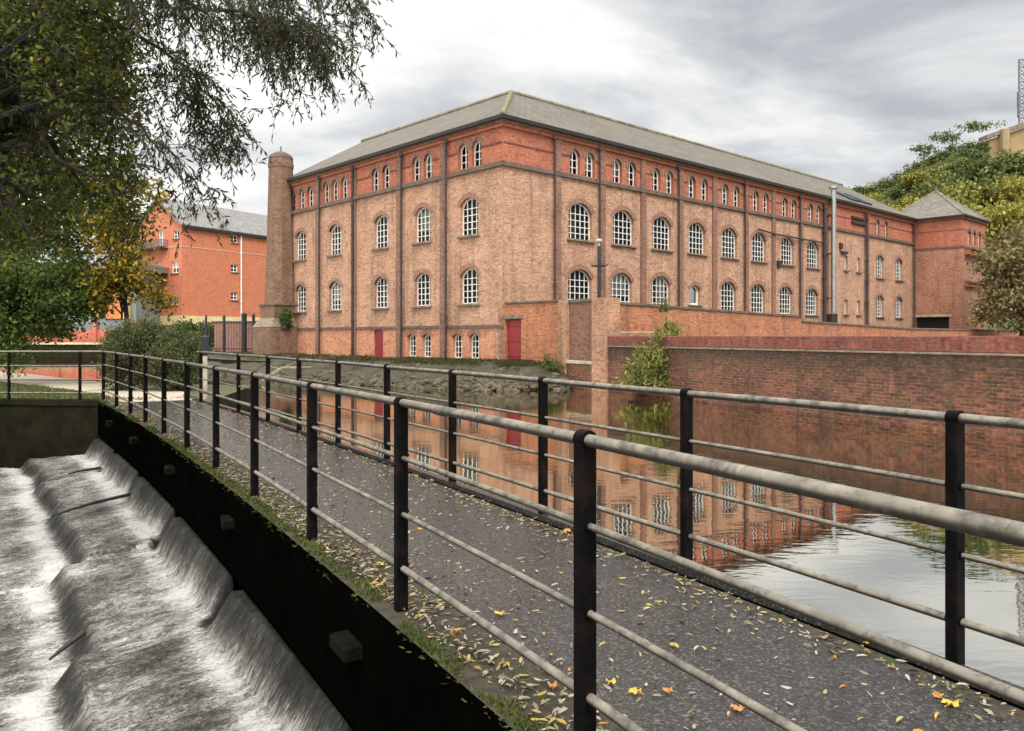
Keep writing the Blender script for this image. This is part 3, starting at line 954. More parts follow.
def win_type(key, w_, h, rise, cols, rows, fr=.058, bar=.037, sill=True, arch=True, blind=0.0, arch_h=.26):
    fd = .19                                              # glass is set back in the wall
    o = arch_pts(w_, h, rise); sc = [(x * (1 - 2 * fr / w_), fr + z_ * (h - 2 * fr) / h) for x, z_ in o]
    g = MB(); n = len(o)
    for i in range(n):
        j = (i + 1) % n
        g.poly([(o[i][0], fd, o[i][1]), (o[j][0], fd, o[j][1]), (sc[j][0], fd, sc[j][1]), (sc[i][0], fd, sc[i][1])])
        g.poly([(sc[i][0], fd, sc[i][1]), (sc[j][0], fd, sc[j][1]), (sc[j][0], fd + .07, sc[j][1]), (sc[i][0], fd + .07, sc[i][1])])
    for i in range(1, cols):
        x = -w_ / 2 + w_ * i / cols; top = arch_z(w_, h, rise, x) - fr * .6
        b = bar * (1.35 if cols % 2 == 0 and i == cols // 2 else 1)
        g.box((x, fd + .03, (fr + top) / 2), (b, .045, top - fr))
    hs = h - rise * .45
    for i in range(1, rows):
        z_ = hs * i / rows
        wd = w_ - 2 * fr * .6
        if z_ > h - rise:
            r_ = (w_ * w_ / 4 + rise * rise) / (2 * rise); wd = 2 * math.sqrt(max(.01, r_ * r_ - (z_ - (h - r_)) ** 2)) - fr
        g.box((0, fd + .028, z_), (wd, .036, bar * .9))
    d = {'frame': mesh_local(g, 'window', WHITE)}
    g = MB(); g.poly([(x, fd + .05, z_) for x, z_ in sc]); d['pane'] = mesh_local(g, 'pane', GLASS)
    # the room seen through the glass: a shallow dark box
    g = MB(); D_ = 1.1
    bo = [(-w_ * .56, -.06), (w_ * .56, -.06), (w_ * .56, h + .08), (-w_ * .56, h + .08)]
    for i in range(4):
        j = (i + 1) % 4
        g.poly([(bo[i][0], fd + .075, bo[i][1]), (bo[j][0], fd + .075, bo[j][1]), (bo[j][0], fd + D_, bo[j][1]), (bo[i][0], fd + D_, bo[i][1])])
    g.poly([(x, fd + D_, z_) for x, z_ in bo])
    d['room'] = mesh_local(g, 'interior', ROOM)
    d['roomg'] = d['room'].copy(); d['roomg'].materials[0] = ROOMG
    if sill:
        g = MB(); g.box((0, -.02, -.06), (w_ + .3, .32, .115), 0, .01); d['sill'] = mesh_local(g, 'sill', STONE)
    if arch:
        # voussoir ring standing a little proud of the wall
        g = MB(); A_ = o[2:]; cen = (0, h - (w_ * w_ / 4 + rise * rise) / (2 * rise))
        out = []
        for x, z_ in A_:
            v = Vector((x - cen[0], z_ - cen[1])); v = v.normalized() * (v.length + arch_h); out.append((cen[0] + v.x, cen[1] + v.y))
        for i in range(len(A_) - 1):
            for y_ in (-.022,):
                g.poly([(A_[i][0], y_, A_[i][1]), (A_[i + 1][0], y_, A_[i + 1][1]), (out[i + 1][0], y_, out[i + 1][1]), (out[i][0], y_, out[i][1])])
            g.poly([(out[i][0], -.022, out[i][1]), (out[i + 1][0], -.022, out[i + 1][1]), (out[i + 1][0], .03, out[i + 1][1]), (out[i][0], .03, out[i][1])])
            g.poly([(A_[i][0], -.022, A_[i][1]), (A_[i + 1][0], -.022, A_[i + 1][1]), (A_[i + 1][0], .12, A_[i + 1][1]), (A_[i][0], .12, A_[i][1])])
        d['arch'] = mesh_local(g, 'arch', BR_ARCH)
    g = MB(); g.poly([(-w_ * .46, fd + .16, h * .32), (w_ * .46, fd + .16, h * .32), (w_ * .46, fd + .16, h), (-w_ * .46, fd + .16, h)])
    d['blind'] = mesh_local(g, 'blind', BLIND)
    g = MB(); g.poly([(w_ * .02, fd + .16, 0), (w_ * .46, fd + .16, 0), (w_ * .46, fd + .16, h), (w_ * .02, fd + .16, h)])
    d['blind2'] = mesh_local(g, 'blind', BLIND)
    d['size'] = (w_, h, rise); WIN[key] = d


win_type('left_mid', 1.5, 1.98, .42, 4, 5)
win_type('left_low', 1.5, 1.86, .42, 4, 5)
win_type('right_mid', 1.9, 2.02, .55, 5, 5)
win_type('right_low', 1.9, 2.02, .55, 5, 5)
win_type('top', .80, 1.36, .38, 2, 3, fr=.06, sill=False, arch_h=.22)
win_type('base', .82, 1.30, .20, 3, 4, fr=.06, sill=True)
win_type('small', .62, 1.2, .03, 2, 4, fr=.05, arch=False)
win_type('stub', 1.15, 1.25, .28, 1, 1, fr=.10)


def put_window(key, base, ang, parent, label=None):
    d = WIN[key]
    f_ = bpy.data.objects.new('window', d['frame']); COL.objects.link(f_)
    f_.parent = parent; f_.location = base - parent_origin(parent); f_.rotation_euler = (0, 0, ang)
    r_ = random.random()
    for k_, nm in (('pane', 'pane'), ('sill', 'sill'), ('arch', 'arch'), ('roomg' if random.random() < .3 else 'room', 'interior')):
        if k_ in d:
            c_ = bpy.data.objects.new(nm, d[k_]); COL.objects.link(c_); c_.parent = f_
    if r_ < .20 and key != 'small':
        c_ = bpy.data.objects.new('blind', d['blind' if r_ < .11 else 'blind2']); COL.objects.link(c_); c_.parent = f_
    return f_


def wall_panel(name, O, dr, nrm, a0, a1, z0, z1, opens, mat, parent, reveal=.27, zfun=None):
    """flat wall with real arched openings and their reveals"""
    outer = [(a0, z0), (a1, z0), (a1, z1), (a0, z1)]
    holes = []
    for key, a, z_ in opens:
        w_, h, rise = key if isinstance(key, tuple) else WIN[key]['size']
        holes.append([(a + x, z_ + zz) for x, zz in arch_pts(w_, h, rise)])
    ov, fs = cdt_faces(outer, holes)
    P = lambda a, z_, d=0: O + dr * a + Vector((0, 0, z_)) - nrm * d
    g = MB(); g.v = [tuple(P(p.x, p.y)) for p in ov]; g.f = fs
    for h_ in holes:
        for i in range(len(h_)):
            j = (i + 1) % len(h_)
            g.poly([P(*h_[i]), P(*h_[i], reveal), P(*h_[j], reveal), P(*h_[j])])
    # orient outward
    for k, f_ in enumerate(g.f[:len(fs)]):
        a_, b_, c_ = (Vector(g.v[i]) for i in f_[:3])
        if (b_ - a_).cross(c_ - a_).dot(nrm) < 0: g.f[k] = f_[::-1]
    return g.build(name, mat, parent, fix=False)


nL = -U; nR = -V
angL = math.atan2(-V.y, -V.x); angR = math.atan2(U.y, U.x)
TL = t_of(280.5); SR = 52.0
Z_P, Z_S, Z_E = 2.0, 10.2, 12.35
L_mid = [t_of(p) for p in (300.7, 335, 381, 422.4, 469)]
L_top = [t_of(p) for p in (293, 301.5, 310, 325.6, 334.5, 344, 375, 386, 416, 428, 463, 476.5)]
L_bas = [t_of(p) for p in (411.5, 426.5, 457, 474)]
L_pil = [t_of(p) for p in (318.5, 355, 400, 444)]
door_t = t_of(378.5)
R_mid = [s_of(p) for p in (580.5, 623.5, 662, 697, 729.5, 759, 787.5, 813)]
R_low = [s_of(p) for p in (580, 621.5, 661, 695, 728.5, 758, 786, 812)]
R_top = [s_of(p) for p in (575, 590, 617.5, 632, 656.5, 669.7, 692, 704.6, 725.4, 736.6, 756, 766, 785, 794, 810.6, 818.6)]
R_ext = [s_of(p) for p in (880, 899)]
R_ext_t = [s_of(p) for p in (877.6, 886)]
R_small = [s_of(p) for p in (846, 858.5)]
R_pil = [s_of(p) for p in (557, 601.6, 642.6, 680, 714, 745.7, 773, 800.5, 824, 867)]

# left facade
OL = lambda keys, z_: [(k_, a, z_) for k_, a in keys]
wall_panel('wall', C, V, nL, 0, TL, -.3, Z_P, [('base', a, .32) for a in L_bas] + [((1.0, 2.0 - .25, .12), door_t, .16)], BR_BASE, mill)
wall_panel('wall', C, V, nL, 0, TL, Z_P, Z_S, [('left_mid', a, 6.78) for a in L_mid] + [('left_low', a, 3.2) for a in L_mid], BR_MAIN, mill)
wall_panel('wall', C, V, nL, 0, TL, Z_S, Z_E, [('top', a, 10.32) for a in L_top], BR_TOP, mill)
for a in L_bas: put_window('base', on(0, a, .32), angL, mill)
for a in L_mid: put_window('left_mid', on(0, a, 6.78), angL, mill); put_window('left_low', on(0, a, 3.2), angL, mill)
for a in L_top: put_window('top', on(0, a, 10.32), angL, mill)
# right facade
wall_panel('wall', C, U, nR, 0, SR, -.3, Z_P, [], BR_BASE, mill)
low = [('right_low', a, 3.15) for i, a in enumerate(R_low) if i != 3] + [('stub', R_low[3], 3.5)] + [('left_low', a, 3.2) for a in R_ext] + [('small', a, 3.3) for a in R_small]
wall_panel('wall', C, U, nR, 0, SR, Z_P, Z_S, [('right_mid', a, 6.78) for a in R_mid] + low + [('left_mid', a, 6.6) for a in R_ext] + [('small', a, 6.9) for a in R_small], BR_MAIN, mill)
wall_panel('wall', C, U, nR, 0, SR, Z_S, Z_E, [('top', a, 10.32) for a in R_top + R_ext_t], BR_TOP, mill)
for a in R_mid: put_window('right_mid', on(a, 0, 6.78), angR, mill)
for k_, a, z_ in low: put_window(k_, on(a, 0, z_), angR, mill)
for a in R_ext: put_window('left_mid', on(a, 0, 6.6), angR, mill)
for a in R_small: put_window('small', on(a, 0, 6.9), angR, mill)
for a in R_top + R_ext_t: put_window('top', on(a, 0, 10.32), angR, mill)
# back and gable walls
def plane_wall(pts, mat, name='wall'):
    g = MB(); g.poly(pts); return g.build(name, mat, mill, fix=False)
ZR = 16.55
plane_wall([on(0, TL, -.3), on(0, TL, Z_E), on(7, TL, ZR), on(14, TL, Z_E), on(14, TL, -.3)], BR_MAIN, 'gable_wall')
plane_wall([on(14, TL, -.3), on(14, TL, Z_E), on(14, 14, Z_E), on(14, 14, -.3)], BR_MAIN)
plane_wall([on(14, 14, -.3), on(14, 14, Z_E), on(SR, 14, Z_E), on(SR, 14, -.3)], BR_MAIN)
plane_wall([on(SR, 14, -.3), on(SR, 14, Z_E), on(SR, 7, ZR), on(SR, 0, Z_E), on(SR, 0, -.3)], BR_MAIN, 'gable_wall')
# pilasters
def wbox(g, O, dr, nrm, a, wd, z0, z1, proud, back=.05):
    ang = math.atan2(dr.y, dr.x); c = O + dr * a + nrm * ((proud - back) / 2)
    g.box((c.x, c.y, (z0 + z1) / 2), (wd, proud + back, z1 - z0), ang, .012)
for i, a in enumerate(L_pil):
    g = MB(); wbox(g, C, V, nL, a, .5 if i != 1 else .36, -.2, 11.98, .12); g.build('pilaster', BR_PIL, mill)
for i, a in enumerate(R_pil):
    g = MB(); wbox(g, C, U, nR, a, .46 if i != 8 else .9, -.2, 11.98, .12); g.build('pilaster', BR_PIL, mill)
for O_, dr, nr, al in ((C, V, nL, .38), (C, U, nR, .38)):
    pass
def pipe(p, z0, z1, r_=.055, mat=PIPE_D, par=mill, nm='downpipe'):
    g = MB(); g.tube([Vector((p.x, p.y, z0)), Vector((p.x, p.y, z1))], r_, 8)
    for zz in np.arange(z0 + .5, z1, 1.8): g.tube([Vector((p.x, p.y, zz)), Vector((p.x, p.y, zz + .1))], r_ * 1.5, 8)
    g.box((p.x, p.y, z1 - .12), (.2, .2, .26), 0, .02)
    return g.build(nm, mat, par, smooth=40)
for i, (a, of) in enumerate(zip(L_pil, (.42, .0, .38, .40))): pipe(on(-.20, a - of, 0), .1, 12.1, .06 if i != 1 else .075)
for i, a in enumerate(R_pil):
    if i in (0, 1, 3, 5, 7): pipe(on(a - .36, -.20, 0), .1, 12.1, .05)
pipe(on(R_pil[8] - .35, -.25, 0), .1, 11.9, .13); pipe(on(R_pil[9] - .5, -.22, 0), .1, 11.9, .11); pipe(on(SR - .35, -.2, 0), .1, 12.1, .08)
# strings, bands, cornice, gutter mitred round the corner
pathA = [tuple(on(0, TL, 0)[:2]), tuple(C[:2]), tuple(on(SR, 0, 0)[:2])]
def band(nm, mat, o0, z0, z1, path=pathA):
    g = MB(); g.sweep(path, [(-.08, z0), (o0, z0), (o0, z1), (-.08, z1)]); return g.build(nm, mat, mill)
band('string_course', STONE_D, .165, 10.02, 10.24)
band('plinth_band', STONE_D, .10, 1.93, 2.07)
BDK = plain('band_dark_brick', (.15, .05, .035), .9, .3, 3)
def seg_band(dr, al, end):
    xs_ = [.0] + sorted(al) + [end]
    for a_, b_ in zip(xs_, xs_[1:]):
        a1 = a_ + (.46 if a_ else .05); b1 = b_ - (.46 if b_ != end else .05)
        if b1 - a1 < .5: continue
        nr = nL if dr is V else nR; ang = math.atan2(dr.y, dr.x); c_ = C + dr * ((a1 + b1) / 2) + nr * .0
        g = MB(); g.box((c_.x, c_.y, 11.22), (b1 - a1, .06, .09), ang); g.build('brick_band', BDK, mill)
seg_band(V, L_top, TL); seg_band(U, R_top + R_ext_t, SR)
band('cornice', BR_TOP, .17, 11.98, 12.12); band('cornice', BR_PIL, .24, 12.122, 12.26); band('cornice', BR_TOP, .31, 12.262, 12.352)
g = MB(); g.sweep(pathA, [(.312, 12.26), (.50, 12.26), (.52, 12.44), (.312, 12.44)]); g.build('gutter', GUTTER, mill)
# corner quoin strip
g = MB(); wbox(g, C, V, nL, .30, .6, -.2, 10.0, .03); g.build('corner_strip', BR_MAIN, mill)
# roof
def slab(g, pts, th=.16):
    pts = [Vector(p) for p in pts]; n = (pts[1] - pts[0]).cross(pts[2] - pts[0]).normalized()
    if n.z < 0: n = -n
    lo = [p - n * th for p in pts]; g.poly(pts); g.poly(lo[::-1])
    for i in range(len(pts)):
        j = (i + 1) % len(pts); g.poly([lo[i], lo[j], pts[j], pts[i]])
e = .42; ze = Z_E + .10 - .04; zr = ZR + .12
def roof_part(pts):
    g = MB(); slab(g, pts); return g.build('roof', SLATE, mill)
roof_part([on(-e, -e, ze), on(SR + .2, -e, ze), on(SR + .2, 7, zr), on(7, 7, zr)])
roof_part([on(-e, -e, ze), on(7, 7, zr), on(7, TL + .2, zr), on(-e, TL + .2, ze)])
roof_part([on(14 + e, 14 + e, ze), on(SR + .2, 14 + e, ze), on(SR + .2, 7, zr), on(7, 7, zr)])
roof_part([on(14 + e, 14 + e, ze), on(7, 7, zr), on(7, TL + .2, zr), on(14 + e, TL + .2, ze)])
def ridge(p, q, mat=RIDGE, r_=.17):
    g = MB(); N_ = int((q - p).length / .5); pts = [p.lerp(q, i / N_) for i in range(N_ + 1)]
    for i in range(N_): g.tube([pts[i] + Vector((0, 0, .02)), pts[i].lerp(pts[i + 1], 1.02) + Vector((0, 0, .02))], r_ * random.uniform(.9, 1.1), 8)
    return g.build('ridge_tiles', mat, mill, smooth=40)
ridge(on(7, 7, zr), on(SR + .2, 7, zr)); ridge(on(7, 7, zr), on(7, TL + .2, zr)); ridge(on(-e, -e, ze), on(7, 7, zr), plain('hip_lichen', (.19, .16, .095), .95, .5, 1.5, bump=.4), .15)
# rooflights near the right end
sl = (U * 0 + V * 7.42).normalized()
for a in (s_of(862), s_of(874)):
    g = MB(); k0, k1 = .12, .36
    p = lambda ss, kk, up=.0: on(ss, -e + (7 + e) * kk, ze + (zr - ze) * kk + up)
    slab(g, [p(a - .8, k0, .16), p(a + .8, k0, .16), p(a + .8, k1, .16), p(a - .8, k1, .16)], .14); g.build('rooflight', GUTTER, mill)
# red door in the base
g = MB(); c_ = on(.12, door_t, .16 + .86); g.box((c_.x, c_.y, c_.z), (.98, .06, 1.74), angL, .005)
for k_ in range(5):
    q = on(.085, door_t - .4 + .2 * k_, 1.02); g.box((q.x, q.y, q.z), (.15, .02, 1.66), angL, .004)
g.build('door', RED_D, mill)
# fittings at the right end
for a, z_, w_ in ((s_of(858), 10.95, 2.6), (s_of(843), 8.3, 1.0), (s_of(857), 11.35, 2.2)):
    g = MB(); q = on(a, -.10, z_); g.box((q.x, q.y, q.z), (w_, .2, .22), angR, .02); g.build('wall_bracket', PIPE_D, mill)
# conduit running down across the wall, and its cable boxes
cpts = []
for px, y_ in ((756, 229), (772, 234), (800, 239), (822, 243)):
    a = s_of(px); q = on(a, -.2, 0); cpts.append(Vector((q.x, q.y, zpx(y_, q.y))))
g = MB(); g.tube(cpts, .055, 6); g.build('conduit', PIPE_D, mill, smooth=40)
for px, y_ in ((778, 264), (840, 246), ):
    q = on(s_of(px), -.08, 0); g = MB(); g.box((q.x, q.y, zpx(y_, q.y)), (.4, .2, .5), angR, .02); g.build('cable_box', PIPE_D, mill)
# flue
fs_ = s_of(833.5, U, C - V * .55)
fl = bpy.data.objects.new('flue', None)
bpy.data.objects.remove(fl)
fp = C + U * fs_ - V * .55
g = MB(); g.tube([fp + Vector((0, 0, 3.3)), fp + Vector((0, 0, 12.9))], .20, 16)
for zz in np.arange(4.2, 12.8, 1.25): g.tube([fp + Vector((0, 0, zz)), fp + Vector((0, 0, zz + .07))], .222, 16)
fo = g.build('flue', STEEL, mill, smooth=40)
g = MB(); g.tube([fp + Vector((0, 0, 12.9)), fp + Vector((0, 0, 13.1))], .16, 12); g.tube([fp + Vector((0, 0, 13.1)), fp + Vector((0, 0, 13.3)), fp + Vector((0, 0, 13.36))], [.36, .36, .1], 16); g.build('flue_cap', STEEL, fo, smooth=40)
for zz in (4.5, 8.0, 11.0):
    g = MB(); q = fp + V * .3; g.box((q.x, q.y, zz), (.5, .5, .06), angR, .01); g.build('flue_bracket', PIPE_D, fo)
g = MB(); q = fp + V * .15 + Vector((0, 0, 2.4)); g.box((q.x, q.y, q.z), (.9, .55, 1.7), angR, .03); g.build('flue_base', PIPE_D, fo)

# ------------------------------------------------------------ mill chimney
D_ = t_of(279); cb = on(-.55, 22.75, 0); px_ = lambda p: p.x / p.y * F + CX
ch = thing('chimney_stack', cb, 'tall tapering octagonal brick chimney on a square plinth at the left end of the mill', 'chimney')
def octa(c, r_, z_, n=8, rot=0): return [Vector((c.x + r_ * math.cos(rot + math.pi / 8 + 2 * math.pi * i / n), c.y + r_ * math.sin(rot + math.pi / 8 + 2 * math.pi * i / n), z_)) for i in range(n)]
def lathe8(g, c, prof, n=8, rot=0):
    rows = [octa(c, r_, z_, n, rot) for r_, z_ in prof]; rows = [r_ + [r_[0]] for r_ in rows]; g.quadgrid(rows); g.poly(rows[-1][:-1])
cr = math.atan2(U.y, U.x)

g = MB(); lathe8(g, cb, [(1.12, 3.6), (.96, 8.0), (.83, 13.3)], rot=cr); g.build('shaft', BR_CHIM, ch)
g = MB(); lathe8(g, cb, [(.835, 13.25), (.88, 13.35), (.89, 13.6), (.85, 13.7), (.84, 14.0)], rot=cr); g.build('crown_band', BR_CHIM, ch)
g = MB(); lathe8(g, cb, [(.87, 14.0), (.76, 14.22), (.45, 14.4), (.1, 14.5)], rot=cr); g.tube([cb + Vector((0, 0, 14.4)), cb + Vector((0, 0, 14.85))], .05, 6); g.build('cap', STONE_D, ch)
g = MB(); g.box((cb.x, cb.y, 2.85), (2.1, 2.1, 1.6), cr, .03); g.build('pedestal', BR_CHIM, ch)
g = MB(); g.box((cb.x, cb.y, .9), (2.9, 2.9, 2.4), cr, .03); g.build('plinth', BR_CHIM, ch)
g = MB(); lathe8(g, cb, [(2.07, 2.1), (2.07, 2.14), (1.5, 2.75)], 4, cr + math.pi / 8); g.build('plinth_slope', STONE, ch)
g = MB(); g.box((cb.x, cb.y, 3.68), (2.3, 2.3, .16), cr, .03); g.build('band', STONE_D, ch)

# ------------------------------------------------------------------ tower
tc = on(SR + 3.1, -1.1, 0)
tw = thing('stair_tower', tc, 'square brick tower with pyramid slate roof at the right end of the mill', 'tower')
s0, s1, t0_, t1_ = SR - .02, SR + 6.2, -4.2, 2.4
front = [on(s0, t0_, 0), on(s0, t1_, 0)]
# left-facing front wall (towards the camera) with a dark vehicle opening
Of = on(s0, t0_, 0)
def tower_wall(z0, z1, mat, opens=[]):
    wall_panel('wall', Of, V, -U, 0, t1_ - t0_, z0, z1, opens, mat, tw, .5)
oz = 2.0
a_l = s_of(949, V, Of); a_r = s_of(915.5, V, Of)
rect = ((a_r - a_l), 1.25, .02)
tower_wall(-.3, 9.6, BR_TOWER, [(rect, (a_l + a_r) / 2, oz)])
tower_wall(9.6, 12.3, BR_TOP)
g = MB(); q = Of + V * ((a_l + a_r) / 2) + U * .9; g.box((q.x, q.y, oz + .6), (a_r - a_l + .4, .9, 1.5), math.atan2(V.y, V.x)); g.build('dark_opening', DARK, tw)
g = MB(); q = Of + V * ((a_l + a_r) / 2) - U * .02; g.box((q.x, q.y, oz + 1.36), (a_r - a_l + .5, .16, .2), math.atan2(V.y, V.x), .01); g.build('lintel', STONE_L, tw)
Or = on(s0, t0_, 0)
wR = s1 - s0
wall_panel('wall', Or, U, -V, 0, wR, -.3, 9.6, [], BR_TOWER, tw)
tops = [('top', wR * .30, 9.95), ('top', wR * .52, 9.95), ('top', wR * .74, 9.95)]
wall_panel('wall', Or, U, -V, 0, wR, 9.6, 12.3, tops, BR_TOP, tw)
for k_, a, z_ in tops: put_window('top', Or + U * a + Vector((0, 0, z_)), angR, tw)
g = MB(); g.poly([on(s1, t0_, -.3), on(s1, t1_, -.3), on(s1, t1_, 12.3), on(s1, t0_, 12.3)]); g.poly([on(s0, t1_, -.3), on(s1, t1_, -.3), on(s1, t1_, 12.3), on(s0, t1_, 12.3)]); g.build('wall', BR_TOWER, tw)
tp = [tuple(on(s0, t1_, 0)[:2]), tuple(on(s0, t0_, 0)[:2]), tuple(on(s1, t0_, 0)[:2]), tuple(on(s1, t1_, 0)[:2])]
for z0, z1, o_, mt, nm in ((9.5, 9.68, .06, STONE_D, 'band'), (11.1, 11.2, .02, STONE_D, 'band'), (12.1, 12.3, .18, BR_PIL, 'cornice'), (12.302, 12.44, .42, GUTTER, 'gutter')):
    g = MB(); g.sweep(tp, [(-.05, z0), (o_, z0), (o_, z1), (-.05, z1)]); g.build(nm, mt, tw)
tp2 = [tuple((on(s0 + .6, t0_, 0))[:2]), tuple(on(s1, t0_, 0)[:2])]
for z0, z1, o_ in ((8.9, 9.3, .5), (9.31, 9.48, .75), (6.0, 6.3, .3), (6.31, 6.5, .45)):
    g = MB(); g.sweep(tp2, [(-.05, z0), (o_, z0), (o_, z1), (-.05, z1)]); g.build('ledge', BR_TOP if z1 - z0 > .25 else STONE_D, tw)
ap = tc + Vector((0, 0, 15.9)) + U * 0
ap = on((s0 + s1) / 2, (t0_ + t1_) / 2, 15.4)
ee = .36
cs = [on(s0 - ee, t1_ + ee, 12.4), on(s0 - ee, t0_ - ee, 12.4), on(s1 + ee, t0_ - ee, 12.4), on(s1 + ee, t1_ + ee, 12.4)]
g = MB()
for i in range(4): g.poly([cs[i], cs[(i + 1) % 4], ap])
g.poly(cs[::-1]); g.build('roof', SLATE_T, tw)
g = MB(); g.tube([ap - Vector((0, 0, .3)), ap + Vector((0, 0, .1)), ap + Vector((0, 0, .45))], [.3, .16, .05], 8); g.build('finial', STONE_D, tw)
for i in (1, 2, 0):
    g = MB(); g.tube([cs[i], ap], .1, 6); g.build('hip_tiles', RIDGE, tw)

# --------------------------------------------------------------- yard wall
P1 = C - V * 4.1
yw = thing('yard_wall', C, 'orange brick yard wall with a red door running out from the corner of the mill', 'wall')
d0, d1 = s_of(505.5, -V), s_of(521.5, -V)
W_O = C - U * .03
doorw = (d1 - d0, 2.12, .02)
wall_panel('wall', W_O, -V, -U, -.3, 4.2, -.3, 3.08, [(doorw, (d0 + d1) / 2, .22)], BR_YARD, yw, .3)
g = MB(); g.poly([W_O + V * .3 + U * .4, W_O - V * 4.2 + U * .4, W_O - V * 4.2 + U * .4 + Vector((0, 0, 3.08)), W_O + V * .3 + U * .4 + Vector((0, 0, 3.08))]); g.build('wall', BR_YARD, yw)
g = MB(); q0 = W_O + U * .18 - V * .2; q1 = W_O + U * .18 - V * 4.15; q = (q0 + q1) / 2
g.box((q.x, q.y, 3.14), (3.95, .52, .11), math.atan2(-V.y, -V.x), .02); g.build('coping', STONE_D, yw)
q = W_O - V * ((d0 + d1) / 2) + U * .2
g = MB(); g.box((q.x, q.y, 1.27), (d1 - d0 - .02, .06, 2.08), angL, .005)
for zz in (.55, 1.3, 2.05): q2 = q - U * .045; g.box((q2.x, q2.y, zz), (d1 - d0 - .06, .03, .12), angL, .005)
dr_ = g.build('door', RED_D, yw)
g = MB(); q2 = W_O - V * ((d0 + d1) / 2) - U * .015; g.box((q2.x, q2.y, 2.45), (d1 - d0 + .35, .09, .2), angL, .01); g.build('lintel', STONE, yw)

# rough pier between yard wall and canal wall
pa = Vector((2.33, 37.0, 0)); pb = Vector((4.15, 34.15, 0)); pd = (pb - pa).normalized(); pn = Vector((pd.y, -pd.x, 0))
if pn.y > 0: pn = -pn
pr = thing('brick_pier_wall', pa, 'worn buttressed brick wall end standing in the canal beside the yard wall door', 'wall')
pang = math.atan2(pd.y, pd.x); ln_ = (pb - pa).length
def pbox(a0, a1, z0, z1, proud, depth, mat, nm, bev=.02):
    g = MB(); c_ = pa + pd * ((a0 + a1) / 2) + pn * (proud - depth / 2); g.box((c_.x, c_.y, (z0 + z1) / 2), (a1 - a0, depth, z1 - z0), pang, bev); return g.build(nm, mat, pr)
pbox(.0, ln_, -1.4, 3.0, 0, .6, brick_mat('brick_pier_recess', (.27, .11, .065), (.18, .075, .05), (.2, .15, .1), stain=.7, moss=.3), 'recessed_wall')
pbox(-.05, .52, -1.4, 3.14, .22, .7, BR_PIER, 'buttress'); pbox(ln_ - .95, ln_ + .05, -1.4, 3.12, .22, .8, BR_PIER, 'buttress')
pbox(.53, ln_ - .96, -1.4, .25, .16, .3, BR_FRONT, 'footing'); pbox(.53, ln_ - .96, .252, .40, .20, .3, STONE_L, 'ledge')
pbox(.45, ln_ + .0, 3.002, 3.16, .06, .6, STONE_D, 'coping')

# long yard wall along the street side
lw = thing('long_brick_wall', WP, 'long orange brick wall with dark coping running in front of the right side of the mill', 'wall')
LO = Vector((4.2, 34.9, 0))
def lwall(a0, a1, zz0, zz1, nm='wall'):
    g = MB(); P = lambda a, z_, d: LO + U * a + Vector((0, 0, z_)) + V * d
    g.poly([P(a0, -.2, 0), P(a1, -.2, 0), P(a1, zz1, 0), P(a0, zz0, 0)]); g.poly([P(a1, -.2, .4), P(a0, -.2, .4), P(a0, zz0, .4), P(a1, zz1, .4)])
    g.poly([P(a0, zz0, 0), P(a1, zz1, 0), P(a1, zz1, .4), P(a0, zz0, .4)]); g.poly([P(a0, -.2, 0), P(a0, zz0, 0), P(a0, zz0, .4), P(a0, -.2, .4)]); g.poly([P(a1, -.2, .4), P(a1, zz1, .4), P(a1, zz1, 0), P(a1, -.2, 0)])
    g.build(nm, BR_YARD, lw, fix=False)
    g = MB(); rows = []
    for a, z_ in ((a0 + .01, zz0), (a1 - .01, zz1)):
        rows.append([P(a, z_ + .003, -.07), P(a, z_ + .10, -.07), P(a, z_ + .13, .2), P(a, z_ + .10, .47), P(a, z_ + .003, .47), P(a, z_ + .003, -.07)])
    g.quadgrid(rows); g.poly(rows[0][:5]); g.poly(rows[1][:5]); g.build('coping', STONE_D, lw)
lwall(0, 17.2, 2.92, 2.58); lwall(17.22, 33.5, 2.30, 1.96); lwall(33.52, 75, 1.96, 1.9)
pipe_ = None

# canal retaining wall
cw = thing('canal_retaining_wall', WP, 'dark weathered brick retaining wall with red coping along the right side of the canal', 'wall')
cn = Vector((-WD.y, WD.x, 0))
if cn.x > 0: cn = -cn
LW = 36.0
def cbox(a0, a1, z0, z1, proud, depth, mat, nm, bev=0.0):
    g = MB(); c_ = WP + WD * ((a0 + a1) / 2) + cn * (proud - depth / 2); g.box((c_.x, c_.y, (z0 + z1) / 2), (a1 - a0, depth, z1 - z0), math.atan2(WD.y, WD.x), bev); return g.build(nm, mat, cw)
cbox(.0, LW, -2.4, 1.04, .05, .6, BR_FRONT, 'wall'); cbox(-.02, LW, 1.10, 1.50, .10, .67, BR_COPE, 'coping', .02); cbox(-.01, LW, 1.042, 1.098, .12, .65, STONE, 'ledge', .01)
# raised yard between the two walls
g = MB(); yp = [tuple((WP + WD * 36.4 - cn * .4)[:2]), (60, 5), tuple((LO + U * 74)[:2]), tuple((LO + U * .02)[:2]), tuple((WP - cn * .4)[:2])]
g.prism(yp, -1, .9); tag(g.build('yard_ground', plain('yard_dirt', (.12, .1, .08), .95, .3, 1)), kind='structure')
# broken stub of wall and a plank by the bush
st = thing('plank_ledge', at(628, 334, 34.6), 'pale weathered plank lying on the wall top behind the bush', 'plank')
g = MB(); a = at(622, 331.5, 33.9); b = at(668, 333.5, 32.6); q = (a + b) / 2
g.box((q.x, q.y, q.z), ((b - a).length, .35, .07), math.atan2(b.y - a.y, b.x - a.x), .01); g.build('board', STONE_L, st)

